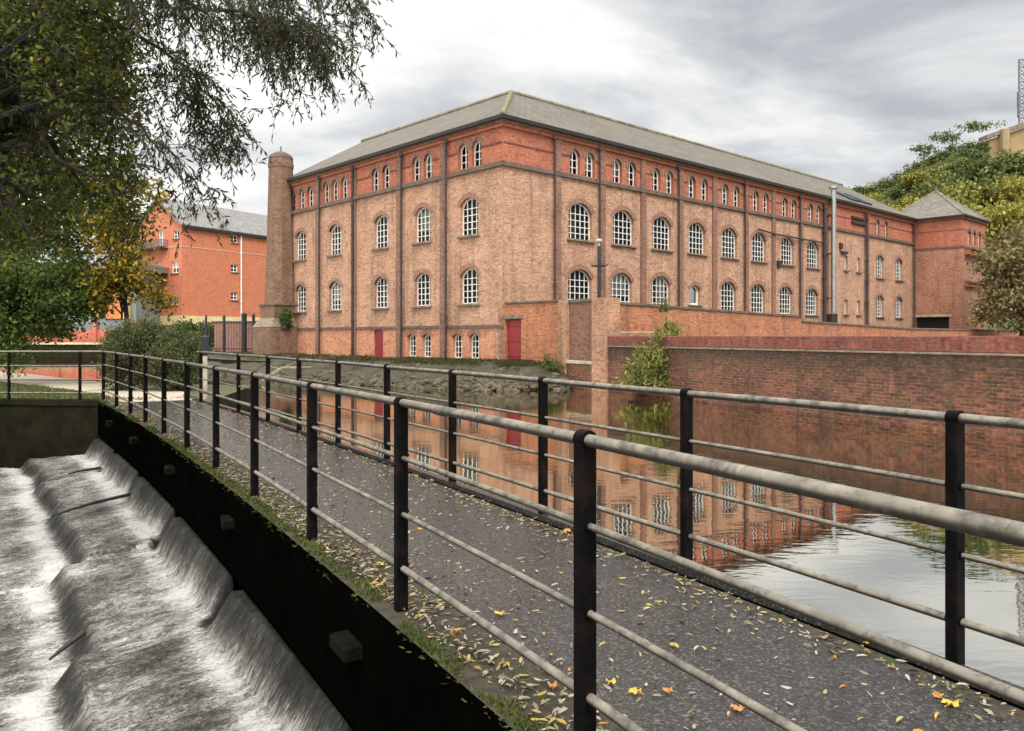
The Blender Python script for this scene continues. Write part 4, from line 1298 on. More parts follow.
# camera pole above the yard wall
pp = at(599, 300, 36.5); pz0 = 2.2
po = thing('security_camera_pole', (pp.x, pp.y, pz0), 'black pole with a small camera head and a ring of spikes above the brick wall', 'camera pole')
g = MB(); g.tube([(pp.x, pp.y, pz0), (pp.x, pp.y, zpx(246, 36.5))], [.075, .07], 12); g.build('pole', IRON, po, smooth=40)
g = MB(); zz = zpx(266, 36.5)
for i in range(12):
    a_ = i * math.pi / 6; dx, dy2 = math.cos(a_), math.sin(a_); g.tube([(pp.x + dx * .12, pp.y + dy2 * .12, zz), (pp.x + dx * .35, pp.y + dy2 * .35, zz), (pp.x + dx * .46, pp.y + dy2 * .46, zz + .14)], [.022, .02, .005], 5)
g.build('spike_ring', IRON, po)
g = MB(); zt = zpx(243, 36.5); g.box((pp.x - .02, pp.y - .1, zt + .10), (.28, .22, .15), .5, .04); g.tube([(pp.x, pp.y, zt - .15), (pp.x, pp.y, zt + .05)], .06, 10); g.build('camera_head', plain('camera_white', (.40, .39, .36), .5, .1, 4), po, smooth=40)

# ------------------------------------------------------------- mill bank
foot = [(2.4, 35.0), (.2, 34.0), (-1.6, 33.9), (-5.0, 36.2), (-9.0, 39.3), (-12.3, 42.2), (-16.2, 46.2), (-20, 50.6), (-27, 60), (-33.5, 70.5)]
topl = [(2.9, 37.6), (.3, 36.9), (-.5, 37.0), (-3.6, 39.2), (-7.4, 42.1), (-10.6, 44.9), (-14.4, 48.9), (-18.3, 53), (-25, 62), (-31.5, 71.5)]
back = [(2.95, 38.4), (1.1, 38.6), (-.2, 39.9), (-3.4, 43.1), (-6.9, 46.9), (-10.4, 50.7), (-14.0, 54.6), (-17.2, 58.2), (-23.5, 64), (-30, 73)]
g = MB(); rows = []
for tt, zz in ((0, -1.1), (.3, -.60), (.6, -.2), (.85, .06), (1, .10), (1.5, .17), (2.0, .24)):
    row = []
    for i in range(len(foot) - 1):
        for s_ in range(6):
            f_ = s_ / 6
            def L_(arr): return Vector(arr[i]).lerp(Vector(arr[i + 1]), f_)
            p = L_(foot).lerp(L_(topl), tt) if tt <= 1 else L_(topl).lerp(L_(back), tt - 1)
            if tt == 2.0: p = p + Vector((.3, .3))
            row.append((p.x + random.uniform(-.1, .1), p.y + random.uniform(-.1, .1), zz + random.uniform(-.05, .05) * (tt < 1.8)))
    rows.append(row)
g.quadgrid(rows); tag(g.build('mill_bank', SOIL, smooth=60), kind='structure')
# rubble as one mass
def stone_into(bm, c, r_):
    mt = Matrix.Translation(c) @ Matrix.Rotation(random.random() * 6, 4, 'Z') @ Matrix.Rotation(random.uniform(-.5, .5), 4, 'X') @ Matrix.Diagonal((r_ * random.uniform(.8, 1.6), r_ * random.uniform(.7, 1.1), r_ * random.uniform(.45, .8), 1))
    vs = bmesh.ops.create_icosphere(bm, subdivisions=1, radius=1, matrix=mt)['verts']
    for v in vs: v.co += Vector((random.uniform(-1, 1), random.uniform(-1, 1), random.uniform(-1, 1))) * r_ * .2
bm = bmesh.new()
for k in range(620):
    i = random.choice([0, 1, 1, 2, 2, 2, 3, 3, 3, 4, 4, 5, 5, 6]); f_ = random.random(); tt = random.random() ** 1.2 * .95
    p = Vector(foot[i]).lerp(Vector(foot[i + 1]), f_).lerp(Vector(topl[i]).lerp(Vector(topl[i + 1]), f_), tt)
    stone_into(bm, Vector((p.x, p.y, -.85 + .95 * tt)), random.uniform(.06, .2) * (1.3 if random.random() < .15 else 1))
me = bpy.data.meshes.new('rubble'); bm.to_mesh(me); bm.free(); box_uv(me, Vector()); me.materials.append(RUBBLEM)
o = bpy.data.objects.new('rubble', me); COL.objects.link(o); tag(o, 'loose pale rubble stones along the water edge below the mill', 'rubble', kind='stuff')
n = 26000; P = []
while len(P) < n:
    i = random.choice([0, 1, 1, 2, 2, 3, 3, 4, 5, 6, 7]); f_ = random.random(); tt = random.uniform(.55, 2.0)
    p = Vector(foot[i]).lerp(Vector(foot[i + 1]), f_); q = Vector(topl[i]).lerp(Vector(topl[i + 1]), f_); r_ = Vector(back[i]).lerp(Vector(back[i + 1]), f_)
    x = p.lerp(q, tt) if tt < 1 else q.lerp(r_, tt - 1)
    P.append((x.x, x.y, (-.85 + .95 * tt) if tt < 1 else .1 + .13 * (tt - 1)))
P = np.array(P); kp = vnoise(P[:, 0] * .9 + 50, P[:, 1] * .9, 77) + RNG.normal(0, .12, n) > .42
blades('bank_grass', P[kp], .22, .035, 'rough grass and weeds along the foot of the mill wall', leaf_mat('rough_grass', [(0, (.03, .036, .01)), (.5, (.06, .068, .02)), (.8, (.11, .095, .04)), (1, (.16, .13, .065))], .25, .7, .8, .6), .5)
# dead limb in the water
g = MB(); a = at(262, 380, 40); b = at(312, 367, 41); g.tube([a, a.lerp(b, .4) + Vector((0, 0, .35)), b], [.09, .07, .03], 7); m1 = a.lerp(b, .35) + Vector((0, 0, .3)); g.tube([m1, at(296, 362, 41.5)], [.05, .015], 6); g.tube([m1, at(270, 366, 40.5)], [.05, .015], 6)
tag(g.build('dead_branch', plain('dead_wood', (.2, .17, .13), .9, .3, 4), origin=a, smooth=50), 'bare grey branch lying on the bank at the left end of the rubble', 'branch')

# -------------------------------------------------------------- vegetation
def clump_points(blobs, n, rng, shell=.5):
    """cluster centres in a set of ellipsoids (x, y, z, rx, ry, rz, weight)"""
    w_ = np.array([b[6] if len(b) > 6 else b[3] * b[4] * b[5] for b in blobs], float); w_ /= w_.sum()
    idx = rng.choice(len(blobs), n, p=w_); B = np.array([b[:6] for b in blobs])[idx]
    d = rng.normal(size=(n, 3)); d /= np.linalg.norm(d, axis=1)[:, None]; r_ = rng.random(n) ** shell
    return B[:, :3] + d * r_[:, None] * B[:, 3:]


def tree(name, base, blobs, label, cat, mat, n_cl=260, per=40, spread=.28, leaf=(.10, .05), trunk_r=.18, seed=1, bark=BARK, group=None, droop=.3, trunk_top=.6, lean=(0, 0), sprig=True, shell=.45):
    rng = np.random.default_rng(seed); rd = random.Random(seed)
    base = Vector(base); root = thing(name, base, label, cat, group)
    cc = clump_points(blobs, n_cl, rng, shell)
    top = Vector((np.mean(cc[:, 0]) + lean[0], np.mean(cc[:, 1]) + lean[1], base.z + (cc[:, 2].max() - base.z) * trunk_top))
    g = MB(); k1 = base.lerp(top, .35) + Vector((rd.uniform(-.15, .15), rd.uniform(-.15, .15), 0)); k2 = base.lerp(top, .7)
    g.tube([base - Vector((0, 0, .1)), base + Vector((0, 0, .25)), k1, k2, top], [trunk_r * 1.4, trunk_r, trunk_r * .85, trunk_r * .6, trunk_r * .3], 9)
    g.build('trunk', bark, root, smooth=60)
    g = MB()
    order = rng.permutation(n_cl)[:max(10, n_cl // 7)]
    for i in order:
        e_ = Vector(cc[i]); s_ = base.lerp(top, rd.uniform(.4, .95)); md = s_.lerp(e_, .5) + Vector((0, 0, .12 * (e_ - s_).length))
        g.tube([s_, md, e_], [trunk_r * .32, trunk_r * .18, trunk_r * .05], 5, caps=False)
    g.build('limbs', bark, root, smooth=60)
    m_ = n_cl * per; ci = np.repeat(np.arange(n_cl), per)
    P = cc[ci] + rng.normal(0, spread, (m_, 3)) * np.array([1, 1, .75])
    A = rng.normal(0, .7, (m_, 3)); A[:, 2] -= droop
    N_ = rng.normal(0, .55, (m_, 3)); N_[:, 2] += .9
    S = np.cross(N_, A)
    L = rng.uniform(.6, 1.2, m_) * leaf[0]
    leaf_mesh('crown', P, A, L, L * leaf[1] / leaf[0], mat, root, base, S=S, rng=rng)
    return root


WILLOW = leaf_mat('willow_leaf', [(0, (.035, .038, .018)), (.6, (.07, .074, .034)), (1, (.125, .118, .06))], .45, .7, .6, .7)
AUT = leaf_mat('autumn_leaf', [(0, (.05, .075, .018)), (.4, (.095, .13, .029)), (.75, (.17, .19, .04)), (.93, (.36, .28, .045)), (1, (.55, .35, .05))], .45, .5, .45, .5)
GREENL = leaf_mat('green_leaf', [(0, (.05, .085, .022)), (.5, (.105, .165, .04)), (1, (.19, .25, .06))], .48, .5, .6, .5)
YELL = leaf_mat('yellow_leaf', [(0, (.14, .13, .02)), (.4, (.36, .25, .03)), (1, (.55, .34, .04))], .4, .5, .7, .6)
HEDGE = leaf_mat('hedge_leaf', [(0, (.05, .062, .024)), (.5, (.105, .12, .045)), (1, (.18, .19, .08))], .2, .6, 1.2, .6)
BUDD = leaf_mat('buddleia_leaf', [(0, (.09, .11, .03)), (.5, (.22, .24, .06)), (1, (.40, .39, .11))], .3, .5, 1.5, .55)
HILLG = [leaf_mat('hill_leaf_dark', [(0, (.075, .105, .035)), (.5, (.145, .195, .06)), (1, (.23, .27, .09))], .2, .6, .25, .5),
         leaf_mat('hill_leaf_yellow', [(0, (.20, .20, .045)), (.5, (.35, .32, .065)), (1, (.50, .43, .10))], .25, .6, .25, .6),
         leaf_mat('hill_leaf_mid', [(0, (.125, .15, .045)), (.5, (.23, .26, .075)), (1, (.34, .34, .11))], .2, .6, .25, .5),
         leaf_mat('hill_leaf_brown', [(0, (.14, .135, .06)), (.5, (.25, .215, .09)), (1, (.38, .26, .12))], .2, .6, .4, .6)]

def blob(px, py, d, rpx, rpy, rd, wt2=None):
    p = at(px, py, d); r_ = (rpx / F * d, rd, rpy / F * d); return (p.x, p.y, p.z, *r_, wt2 if wt2 else r_[0] * r_[2])
# willow: the limbs come in from the left above the water
wb = Vector((-10.2, 11.4, 0))
wl = thing('willow_tree', wb, 'big dark willow whose drooping leafy branches hang over the top left of the view', 'tree')
g = MB(); wt_ = wb + Vector((.6, 0, 5.6)); g.tube([wb - Vector((0, 0, .2)), wb + Vector((0, 0, .6)), wb + Vector((.1, .1, 2.8)), wt_], [.55, .42, .36, .28], 12); g.build('trunk', BARK_B, wl, smooth=60)
limbs = []
def limb(pts, r0): limbs.append(([wt_] + [at(*p) for p in pts], r0))
limb([(-40, -40, 9.2), (30, 20, 8.8), (70, 60, 8.5), (130, 115, 8.4), (175, 160, 8.6)], .075)
limb([(-60, -160, 9.5), (90, -90, 9.5), (200, -60, 10), (295, -30, 10.5), (362, -5, 10.8)], .09)
limb([(-20, -90, 9.2), (110, -20, 9.2), (205, 5, 9.6), (275, 25, 10), (332, 46, 10.4)], .07)
limb([(-30, -60, 8.8), (80, 10, 8.8), (150, 40, 9.2), (195, 75, 9.6), (226, 125, 9.8)], .06)
limb([(-60, 40, 9.5), (20, 80, 9.4), (80, 130, 9.6), (120, 180, 10)], .06)
limb([(-60, -40, 10.5), (30, 0, 11), (110, 50, 11.5), (165, 110, 12)], .07)
limb([(-80, 80, 10), (0, 130, 10.2), (50, 190, 10.6)], .05)
limb([(-20, -120, 8.0), (60, -60, 8.0), (140, -30, 8.4), (190, 0, 8.8)], .06)
limb([(-40, -120, 11), (60, -100, 12), (160, -60, 12.5), (240, -20, 13), (275, 50, 13.2)], .07)
limb([(-80, -60, 8.6), (-20, 20, 8.3), (20, 90, 8.2), (40, 150, 8.4)], .06)
limb([(-70, -20, 11.5), (40, 60, 12), (100, 90, 12.2), (140, 150, 12.5)], .06)
limb([(-30, -130, 10), (150, -70, 10.8), (235, -40, 11.4), (280, 0, 11.8), (305, 30, 12)], .06)
LP, LA, LL = [], [], []
tw_g = MB(); lg = MB()
rng = np.random.default_rng(5)
DENS = [40, 84, 112, 96, 12, 14, 10, 50, 80, 14, 16, 84]
for (pts, r0), dens in zip(limbs, DENS):
    pp_ = [pts[0]]
    for i in range(1, len(pts)):
        for k_ in range(1, 5): pp_.append(pts[i - 1].lerp(pts[i], k_ / 4) + Vector(rng.normal(0, .03, 3)))
    n_ = len(pp_); lg.tube(pp_, [r0 * .7 * (1 - .9 * i / (n_ - 1)) + .004 for i in range(n_)], 6)
    cum = [0]
    for i in range(1, n_): cum.append(cum[-1] + (pp_[i] - pp_[i - 1]).length)
    for tw in range(int(dens * 1.0)):
        s_ = cum[-1] * (rng.uniform(.25, 1) if tw % 5 else 1 - rng.random() * .12)
        i = min(n_ - 2, int(np.searchsorted(cum, s_)) - 1); i = max(i, 0)
        p = pp_[i].lerp(pp_[i + 1], min(1, max(0, (s_ - cum[i]) / max(1e-4, cum[i + 1] - cum[i]))))
        ax = (pp_[i + 1] - pp_[i]).normalized()
        d = (ax * rng.uniform(.2, 1.0) + Vector(rng.normal(0, .55, 3))); d.z -= .15; d.normalize()
        ln2 = rng.uniform(.45, 1.25); seg = 6; tp_ = [p]
        for k_ in range(seg):
            d = (d + Vector((0, 0, -.20)) + Vector(rng.normal(0, .12, 3))).normalized(); tp_.append(tp_[-1] + d * ln2 / seg)
        tw_g.tube(tp_, [.0045 - .0005 * k_ for k_ in range(seg + 1)], 3, caps=False)
        # leaves both sides, and side sprigs
        def leaves_on(line, step):
            for k_ in range(len(line) - 1):
                a_, b_ = line[k_], line[k_ + 1]; dd_ = (b_ - a_).normalized(); m2 = max(1, int((b_ - a_).length / step))
                for q_ in range(m2):
                    LP.append(a_.lerp(b_, (q_ + rng.random()) / m2)); v_ = dd_ * .8 + Vector(rng.normal(0, .55, 3)); v_.z -= .35; LA.append(v_); LL.append(rng.uniform(.06, .115))
        leaves_on(tp_[1:], .026)
        for sp in range(5):
            k_ = rng.integers(1, seg); b0 = tp_[k_]; dv = (Vector(rng.normal(0, .8, 3)) + Vector((0, 0, -.6))).normalized(); l3 = rng.uniform(.15, .42)
            sl_ = [b0, b0 + dv * l3 * .5, b0 + (dv + Vector((0, 0, -.3))).normalized() * l3]
            tw_g.tube(sl_, .002, 3, caps=False); leaves_on(sl_, .026)
lg.build('limbs', BARK_B, wl, smooth=60); tw_g.build('twigs', BARK_B, wl, fix=False)
LL = np.array(LL)
leaf_mesh('crown', np.array([v[:] for v in LP]), np.array([v[:] for v in LA]), LL, LL * .23, WILLOW, wl, wb)
print('willow leaves', len(LP))

# dense dark inner willow crown far left and the autumn trees behind it
tree('lime_tree', (-19.5, 27.5, 0), [blob(20, 235, 26, 75, 45, 2.5), blob(95, 225, 25.5, 60, 30, 2.2), blob(30, 290, 25, 60, 35, 2.2), blob(5, 180, 27, 60, 50, 2.5), blob(80, 180, 26, 60, 40, 2.2), blob(20, 100, 28, 80, 70, 2.5), blob(90, 80, 27, 60, 60, 2.5), blob(60, 20, 27, 80, 50, 2.5), blob(90, 275, 25, 32, 28, 1.2), blob(-40, 230, 26, 50, 90, 3)],
     'leafy green tree with yellowing edges hanging over the path at far left', 'tree', AUT, 860, 50, .32, (.17, .11), .28, 21, BARK_B, trunk_top=.75, shell=.6)
tree('alder_tree', (-9.4, 8.0, 0), [blob(30, 40, 8.6, 80, 60, 1.2), blob(5, 120, 8.6, 66, 60, 1.2), blob(90, 100, 8.5, 40, 60, .9), blob(-40, 90, 8.4, 50, 120, 1.2), blob(100, 30, 8.7, 34, 44, .8), blob(55, 190, 8.6, 56, 26, .8), blob(112, 170, 8.5, 24, 28, .5), blob(20, 235, 8.6, 40, 26, .6), blob(125, 215, 8.6, 14, 16, .4)],
     'olive green leafy tree filling the top left corner of the view', 'tree', leaf_mat('olive_leaf', [(0, (.03, .048, .014)), (.45, (.075, .108, .026)), (.78, (.15, .18, .04)), (.95, (.24, .21, .04)), (1, (.50, .32, .05))], .5, .6, 1.6, .45), 430, 38, .10, (.075, .038), .2, 26, BARK_B, trunk_top=.8, shell=.5)
tree('ash_tree', (-17.2, 25.2, 0), [blob(50, 325, 24.2, 28, 12, .8), blob(20, 318, 24.4, 45, 22, 1.6), blob(-10, 300, 24, 40, 40, 1.6), blob(65, 300, 24, 32, 22, 1.2), blob(10, 345, 23.6, 14, 24, .7), blob(72, 285, 24, 24, 26, 1.1), blob(88, 308, 24, 14, 16, .8), blob(40, 270, 24, 40, 20, 1.3)],
     'low bright green tree at far left in front of the red wall', 'tree', GREENL, 270, 50, .24, (.15, .09), .16, 22, BARK_B, shell=.6)
tree('maple_tree', (-11.9, 24.3, 0), [blob(152, 192, 24.0, 20, 10, .8), blob(122, 262, 23.8, 18, 22, .8), blob(157, 300, 23.6, 14, 11, .5), blob(112, 235, 24, 24, 22, 1.0), blob(108, 285, 23.8, 20, 20, .8), blob(118, 215, 24.2, 18, 14, .7), blob(140, 285, 23.8, 12, 14, .5)],
     'yellow and gold autumn tree in front of the brick flats', 'tree', leaf_mat('gold_leaf', [(0, (.05, .065, .014)), (.35, (.12, .125, .022)), (.6, (.34, .24, .03)), (1, (.60, .36, .04))], .45, .5, .9, .45), 120, 40, .20, (.15, .10), .09, 23, BARK_B, trunk_top=.8, shell=.6)

def bush(name, c, blobs, label, mat, n_cl, per, spread, leaf, seed, group=None, stems=True, cat='bush'):
    rng = np.random.default_rng(seed); root = thing(name, c, label, cat, group); cc = clump_points(blobs, n_cl, rng, .33)
    g = MB(); c = Vector(c)
    for i in range(0, n_cl, max(1, n_cl // 40)):
        e_ = Vector(cc[i]); s_ = c + Vector((rng.uniform(-.2, .2), rng.uniform(-.2, .2), 0)); g.tube([s_, s_.lerp(e_, .5) + Vector((0, 0, .15)), e_], [.025, .018, .006], 5, caps=False)
    g.build('stems', BARK, root)
    m_ = n_cl * per; P = np.repeat(cc, per, 0) + rng.normal(0, spread, (m_, 3))
    P[:, 2] = np.maximum(P[:, 2], c.z + .02)
    ctr = np.array([b[:3] for b in blobs]).mean(0); A = rng.normal(0, .6, (m_, 3)) + (P - ctr) * .5; A[:, 2] += .3
    L = rng.uniform(.6, 1.2, m_) * leaf[0]
    leaf_mesh('foliage', P, A, L, L * leaf[1] / leaf[0], mat, root, c, rng=rng); return root


bush('evergreen_bush', (-11.1, 22.9, 0), [blob(136, 352, 22.4, 30, 30, 1.0), blob(126, 365, 22.2, 24, 28, .9), blob(148, 338, 22.8, 22, 18, .8)], 'taller rounded evergreen bush at the bridge end, left one of two', HEDGE, 380, 80, .085, (.085, .034), 31)
bush('evergreen_bush', (-9.2, 22.4, 0), [blob(180, 358, 22.0, 21, 28, .9), blob(172, 366, 22.0, 22, 24, .9)], 'lower rounded evergreen bush at the bridge end, right one of two', HEDGE, 320, 80, .085, (.085, .034), 32)
bp_ = WP + WD * 2.3 + cn * .25
bush('buddleia_bush', (bp_.x, bp_.y, -.6), [blob(664, 352, 30.6, 17, 19, .5), blob(652, 368, 30.5, 22, 16, .5), blob(631, 379, 30.4, 9, 9, .3), blob(668, 385, 30.4, 15, 12, .4), blob(643, 355, 30.6, 12, 8, .3), blob(682, 350, 30.6, 9, 12, .3), blob(666, 332, 30.8, 12, 8, .3)], 'light green leafy bush growing out of the canal wall', BUDD, 130, 24, .15, (.21, .075), 33)
bush('fern_tuft', (at(663, 312, 34.8)), [blob(663, 306, 34.8, 6, 5, .2)], 'small green tuft growing on top of the long orange wall', BUDD, 16, 16, .08, (.16, .04), 34, cat='plant')
bush('weed_clump', (1.5, 37.0, .05), [blob(549, 364, 36.6, 7, 9, .4), blob(560, 368, 36.4, 5, 6, .3)], 'dark green weeds at the foot of the wall by the red yard door', GREENL, 26, 22, .10, (.14, .04), 35, cat='plant')
bush('ivy_clump', (cb.x + .6, cb.y - 1.5, 2.0), [(cb.x + .75, cb.y - 1.35, 2.7, .35, .2, .7, 1)], 'dark ivy patch climbing the base of the tall chimney', GREENL, 40, 30, .12, (.14, .1), 36, cat='plant')

# ------------------------------------------------------- hill on the right
def hill_h(x, y):
    # climbs to the castle rock at the right
    d = np.clip((y - 78) / 56, 0, 1); full = np.clip(np.where(x > 59, 20 + (x - 59) * .44, 20 + (x - 59) * .9), 2, 32.0)
    return .8 + full * sstep(0, 1, d)
xs = np.linspace(30, 260, 70); ys2 = np.linspace(84, 300, 60)
g = MB(); rows = []
for y in ys2: rows.append([(x, y, float(hill_h(np.array(x), np.array(y))) + random.uniform(-.5, .5) - (1.6 if y < 86 else 0)) for x in xs])
g.quadgrid(rows)
hm = NT('hillside'); ob_ = hm.coord('Object'); nn = hm.noise(ob_, .12, 7, .7)
hm.set(Base_Color=hm.mix(hm.g(nn, .5, .62), (.05, .07, .022), (.27, .17, .09)), Roughness=.95); hm.bump(hm.noise(ob_, .6, 6, .7), 1.0, .5)
tag(g.build('hillside', hm.m, smooth=60), kind='structure')


def proto_tree(name, seed, mat, h, wd, label, group):
    rng_ = random.Random(seed); bl = []
    for i in range(7):
        a_ = rng_.random() * 6.28; rr = rng_.uniform(0, .6) * wd
        bl.append((math.cos(a_) * rr, math.sin(a_) * rr, h * rng_.uniform(.42, .84), wd * rng_.uniform(.35, .6), wd * rng_.uniform(.35, .6), h * rng_.uniform(.14, .24)))
    return tree(name, (0, 0, 0), bl, label, 'tree', mat, 150, 24, wd * .085, (.50, .30), .2, seed, BARK, group, trunk_top=.75)
G_ = ['dark green trees on the hill', 'yellow trees at the foot of the hill', 'mid green trees on the hill', 'brown green trees by the tower']
protos = [proto_tree('hill_tree', 41, HILLG[0], 7.5, 4.2, 'dark green rounded tree on the rocky hillside', G_[0]),
          proto_tree('yellow_tree', 42, HILLG[1], 9.0, 5.2, 'yellow autumn tree among those below the castle hill', G_[1]),
          proto_tree('hill_tree', 43, HILLG[2], 7.0, 4.4, 'mid green spreading tree on the castle hillside', G_[2]),
          proto_tree('hill_tree', 44, HILLG[0], 6.0, 3.6, 'dark green rounded tree on the rocky hillside', G_[0])]
def hz(px, d):
    x = (px - CX) / F * d; return x, d, float(hill_h(np.array(x), np.array(float(d))))
place = []
rd = random.Random(8)
sky_l = [(843, 186), (853, 184), (863, 189), (873, 186), (882, 180), (892, 175), (903, 169), (914, 163), (926, 156), (938, 150), (950, 146), (962, 141), (974, 139)]
for px, yt in sky_l: place.append((px, yt, 141, (0, 2, 2, 3, 2, 0)[len(place) % 6]))
for px, yt in sky_l[1:]: place.append((px + 4, yt + 12, 132, rd.choice((0, 2, 2, 3))))
for px, yt in sky_l[2:]: place.append((px + 2, yt + 26, 124, rd.choice((0, 2, 2))))
for px, yt in [(984, 154), (997, 152), (1010, 151), (1023, 150), (1037, 148), (1052, 146)]: place.append((px, yt, 116, rd.choice((0, 2, 0))))
for k_, (px, yt) in enumerate([(850, 196), (866, 203), (884, 200), (900, 198), (916, 190), (934, 184), (952, 180), (970, 176), (988, 172), (1006, 170), (1024, 168), (1044, 165)]): place.append((px, yt, 108, (1, 1, 2)[k_ % 3]))
for px, yt in [(858, 212), (880, 214), (902, 212), (926, 206), (960, 200), (982, 196), (1004, 192), (1026, 190), (1048, 190)]: place.append((px, yt, 98, 1))
place = [(px, yt, d, (3 if i == 1 else k_)) for i, (px, yt, d, k_) in enumerate(place)]
used = set(); PH = [7.5, 9.0, 7.0, 6.0]
for px, yt, d, k_ in place:
    x, y, zz = hz(px, d)
    o = protos[k_] if k_ not in used else copy_tree(protos[k_])
    sc = min(1.7, max(.5, (zpx(yt, d) - zz + .3) / PH[k_]))
    used.add(k_); o.location = (x, y, zz - .4); o.rotation_euler = (0, 0, rd.random() * 6.28); o.scale = (min(sc, 1.15), min(sc, 1.15), sc)
shr = [proto_tree('hillside_shrub', 45, HILLG[2], 3.6, 3.4, 'mid green bush on the castle hillside', 'green bushes on the hillside'), proto_tree('hillside_shrub', 46, HILLG[0], 3.2, 3.4, 'dark green bush on the castle hillside', 'dark bushes on the hillside'), proto_tree('hillside_shrub', 47, HILLG[1], 3.4, 3.2, 'yellow green bush on the castle hillside', 'yellow bushes on the hillside')]
for i in range(70):
    px = rd.uniform(850, 1050); d = rd.uniform(104, 138)
    if px > 980 and d > 119: continue
    x, y, zz = hz(px, d); k_ = i if i < 3 else rd.choice((0, 0, 1, 2))
    o = shr[k_] if i < 3 else copy_tree(shr[k_]); sc = rd.uniform(.8, 1.3)
    o.location = (x, y, zz - .3); o.rotation_euler = (0, 0, rd.random() * 6.28); o.scale = (sc, sc, sc)
# windswept tree on the skyline
x, y, zz = hz(965, 141)
wp_ = at(950, 142, 141)
tree('windswept_tree', (wp_.x + 1.5, 141, zz - .3), [blob(945, 137, 141, 14, 4, 1.5), blob(975, 126, 141, 16, 3, 1.5), blob(1000, 122, 141, 4, 2, 1), blob(925, 150, 141, 14, 5, 1.5)], 'dark flat-topped windswept tree on the hill skyline beside the castle wall', 'tree', HILLG[0], 70, 22, .35, (.5, .25), .18, 51, trunk_top=.9)
# tree beside the tower
tree('sycamore_tree', (42.0, 66, 0), [blob(1005, 262, 66, 30, 26, 2.5), blob(1020, 240, 67, 26, 18, 2.5), blob(1000, 300, 65.5, 24, 26, 2.2), blob(1030, 300, 65, 30, 34, 2.5), blob(1045, 260, 67, 30, 40, 3), blob(990, 315, 65.5, 12, 16, 1.5)], 'brownish green tree growing beside the stair tower at the right edge', 'tree', HILLG[3], 330, 36, .42, (.36, .2), .3, 52)
# castle wall and mast
cwx = at(1032, 134, 139)
cs_ = thing('castle_wall', (cwx.x, 141, zpx(160, 139)), 'high tan sandstone wall on top of the hill at the right edge', 'castle wall')
def cw_box(px0, px1, y0, y1, d, dep, mat, nm):
    a = at(px0, y1, d); b = at(px1, y0, d); g = MB(); g.box(((a.x + b.x) / 2, d + dep / 2, (a.z + b.z) / 2), (b.x - a.x, dep, b.z - a.z), -.06, .1); g.build(nm, mat, cs_)
a = at(988, 165, 139); b = at(1100, 165, 139)
g = MB(); zl, zr_ = zpx(140, 139), zpx(120, 139); ex = 8
rows = [[Vector((a.x, 139, a.z)), Vector((b.x, 134, b.z))], [Vector((a.x, 139, zl)), Vector((b.x, 134, zr_ + 3))], [Vector((a.x + .5, 150, zl)), Vector((b.x, 146, zr_ + 3))], [Vector((a.x + .5, 150, a.z)), Vector((b.x, 146, b.z))]]
g.quadgrid(rows); g.poly([r_[0] for r_ in rows]); g.poly([r_[1] for r_ in rows][::-1]); g.build('wall', SANDR, cs_)
g = MB(); rows = []
for k_, (p, zt_) in enumerate(((Vector((a.x - .6, 138.4, 0)), zl), (Vector((b.x, 133.4, 0)), zr_ + 3))):
    rows.append([p + Vector((0, 0, zt_ + .02)), p + Vector((0, 0, zt_ + .75)), p + Vector((0, 2.4, zt_ + .75)), p + Vector((0, 2.4, zt_ + .02)), p + Vector((0, 0, zt_ + .02))])
g.quadgrid(rows); g.poly(rows[0][:4]); g.poly(rows[1][:4]); g.build('parapet', STONE, cs_)
for px in (1003, 1030, 1058):
    q = at(px, 140, 138.2); g = MB(); g.box((q.x, 138.0, (a.z + zl) / 2 + .8), (1.2, 1.6, zl - a.z + 1.6), 0, .1); g.build('buttress', SANDR, cs_)
mp = at(1021, 122, 141)
ms_ = thing('radio_mast', (mp.x, 141, mp.z), 'thin grey lattice radio mast above the castle wall', 'mast')
zt_ = zpx(60, 141); zb_ = mp.z - .6; lgs = [(-.55, -.3), (.55, -.3), (0, .6)]
for dx, dy2 in lgs:
    g = MB(); g.tube([(mp.x + dx, 141 + dy2, zb_), (mp.x + dx, 141 + dy2, zt_)], .11, 6); g.build('leg', MASTM, ms_)
g = MB(); nb_ = 9
for i in range(nb_):
    z0 = zb_ + (zt_ - zb_) * i / nb_; z1 = zb_ + (zt_ - zb_) * (i + 1) / nb_
    for k_ in range(3):
        a_, b_ = lgs[k_], lgs[(k_ + 1) % 3]
        g.tube([(mp.x + a_[0], 141 + a_[1], z0), (mp.x + b_[0], 141 + b_[1], z1)], .06, 5); g.tube([(mp.x + a_[0], 141 + a_[1], z1), (mp.x + b_[0], 141 + b_[1], z1)], .06, 5)
g.build('bracing', MASTM, ms_)
for dx, y_, h_ in ((-.75, 100, 2.6), (.75, 92, 3.0), (.7, 78, 2.4), (-.7, 112, 2.0)):
    g = MB(); g.box((mp.x + dx, 140.6, zpx(y_, 141)), (.34, .3, h_), 0, .04); g.build('antenna_panel', MASTM, ms_)

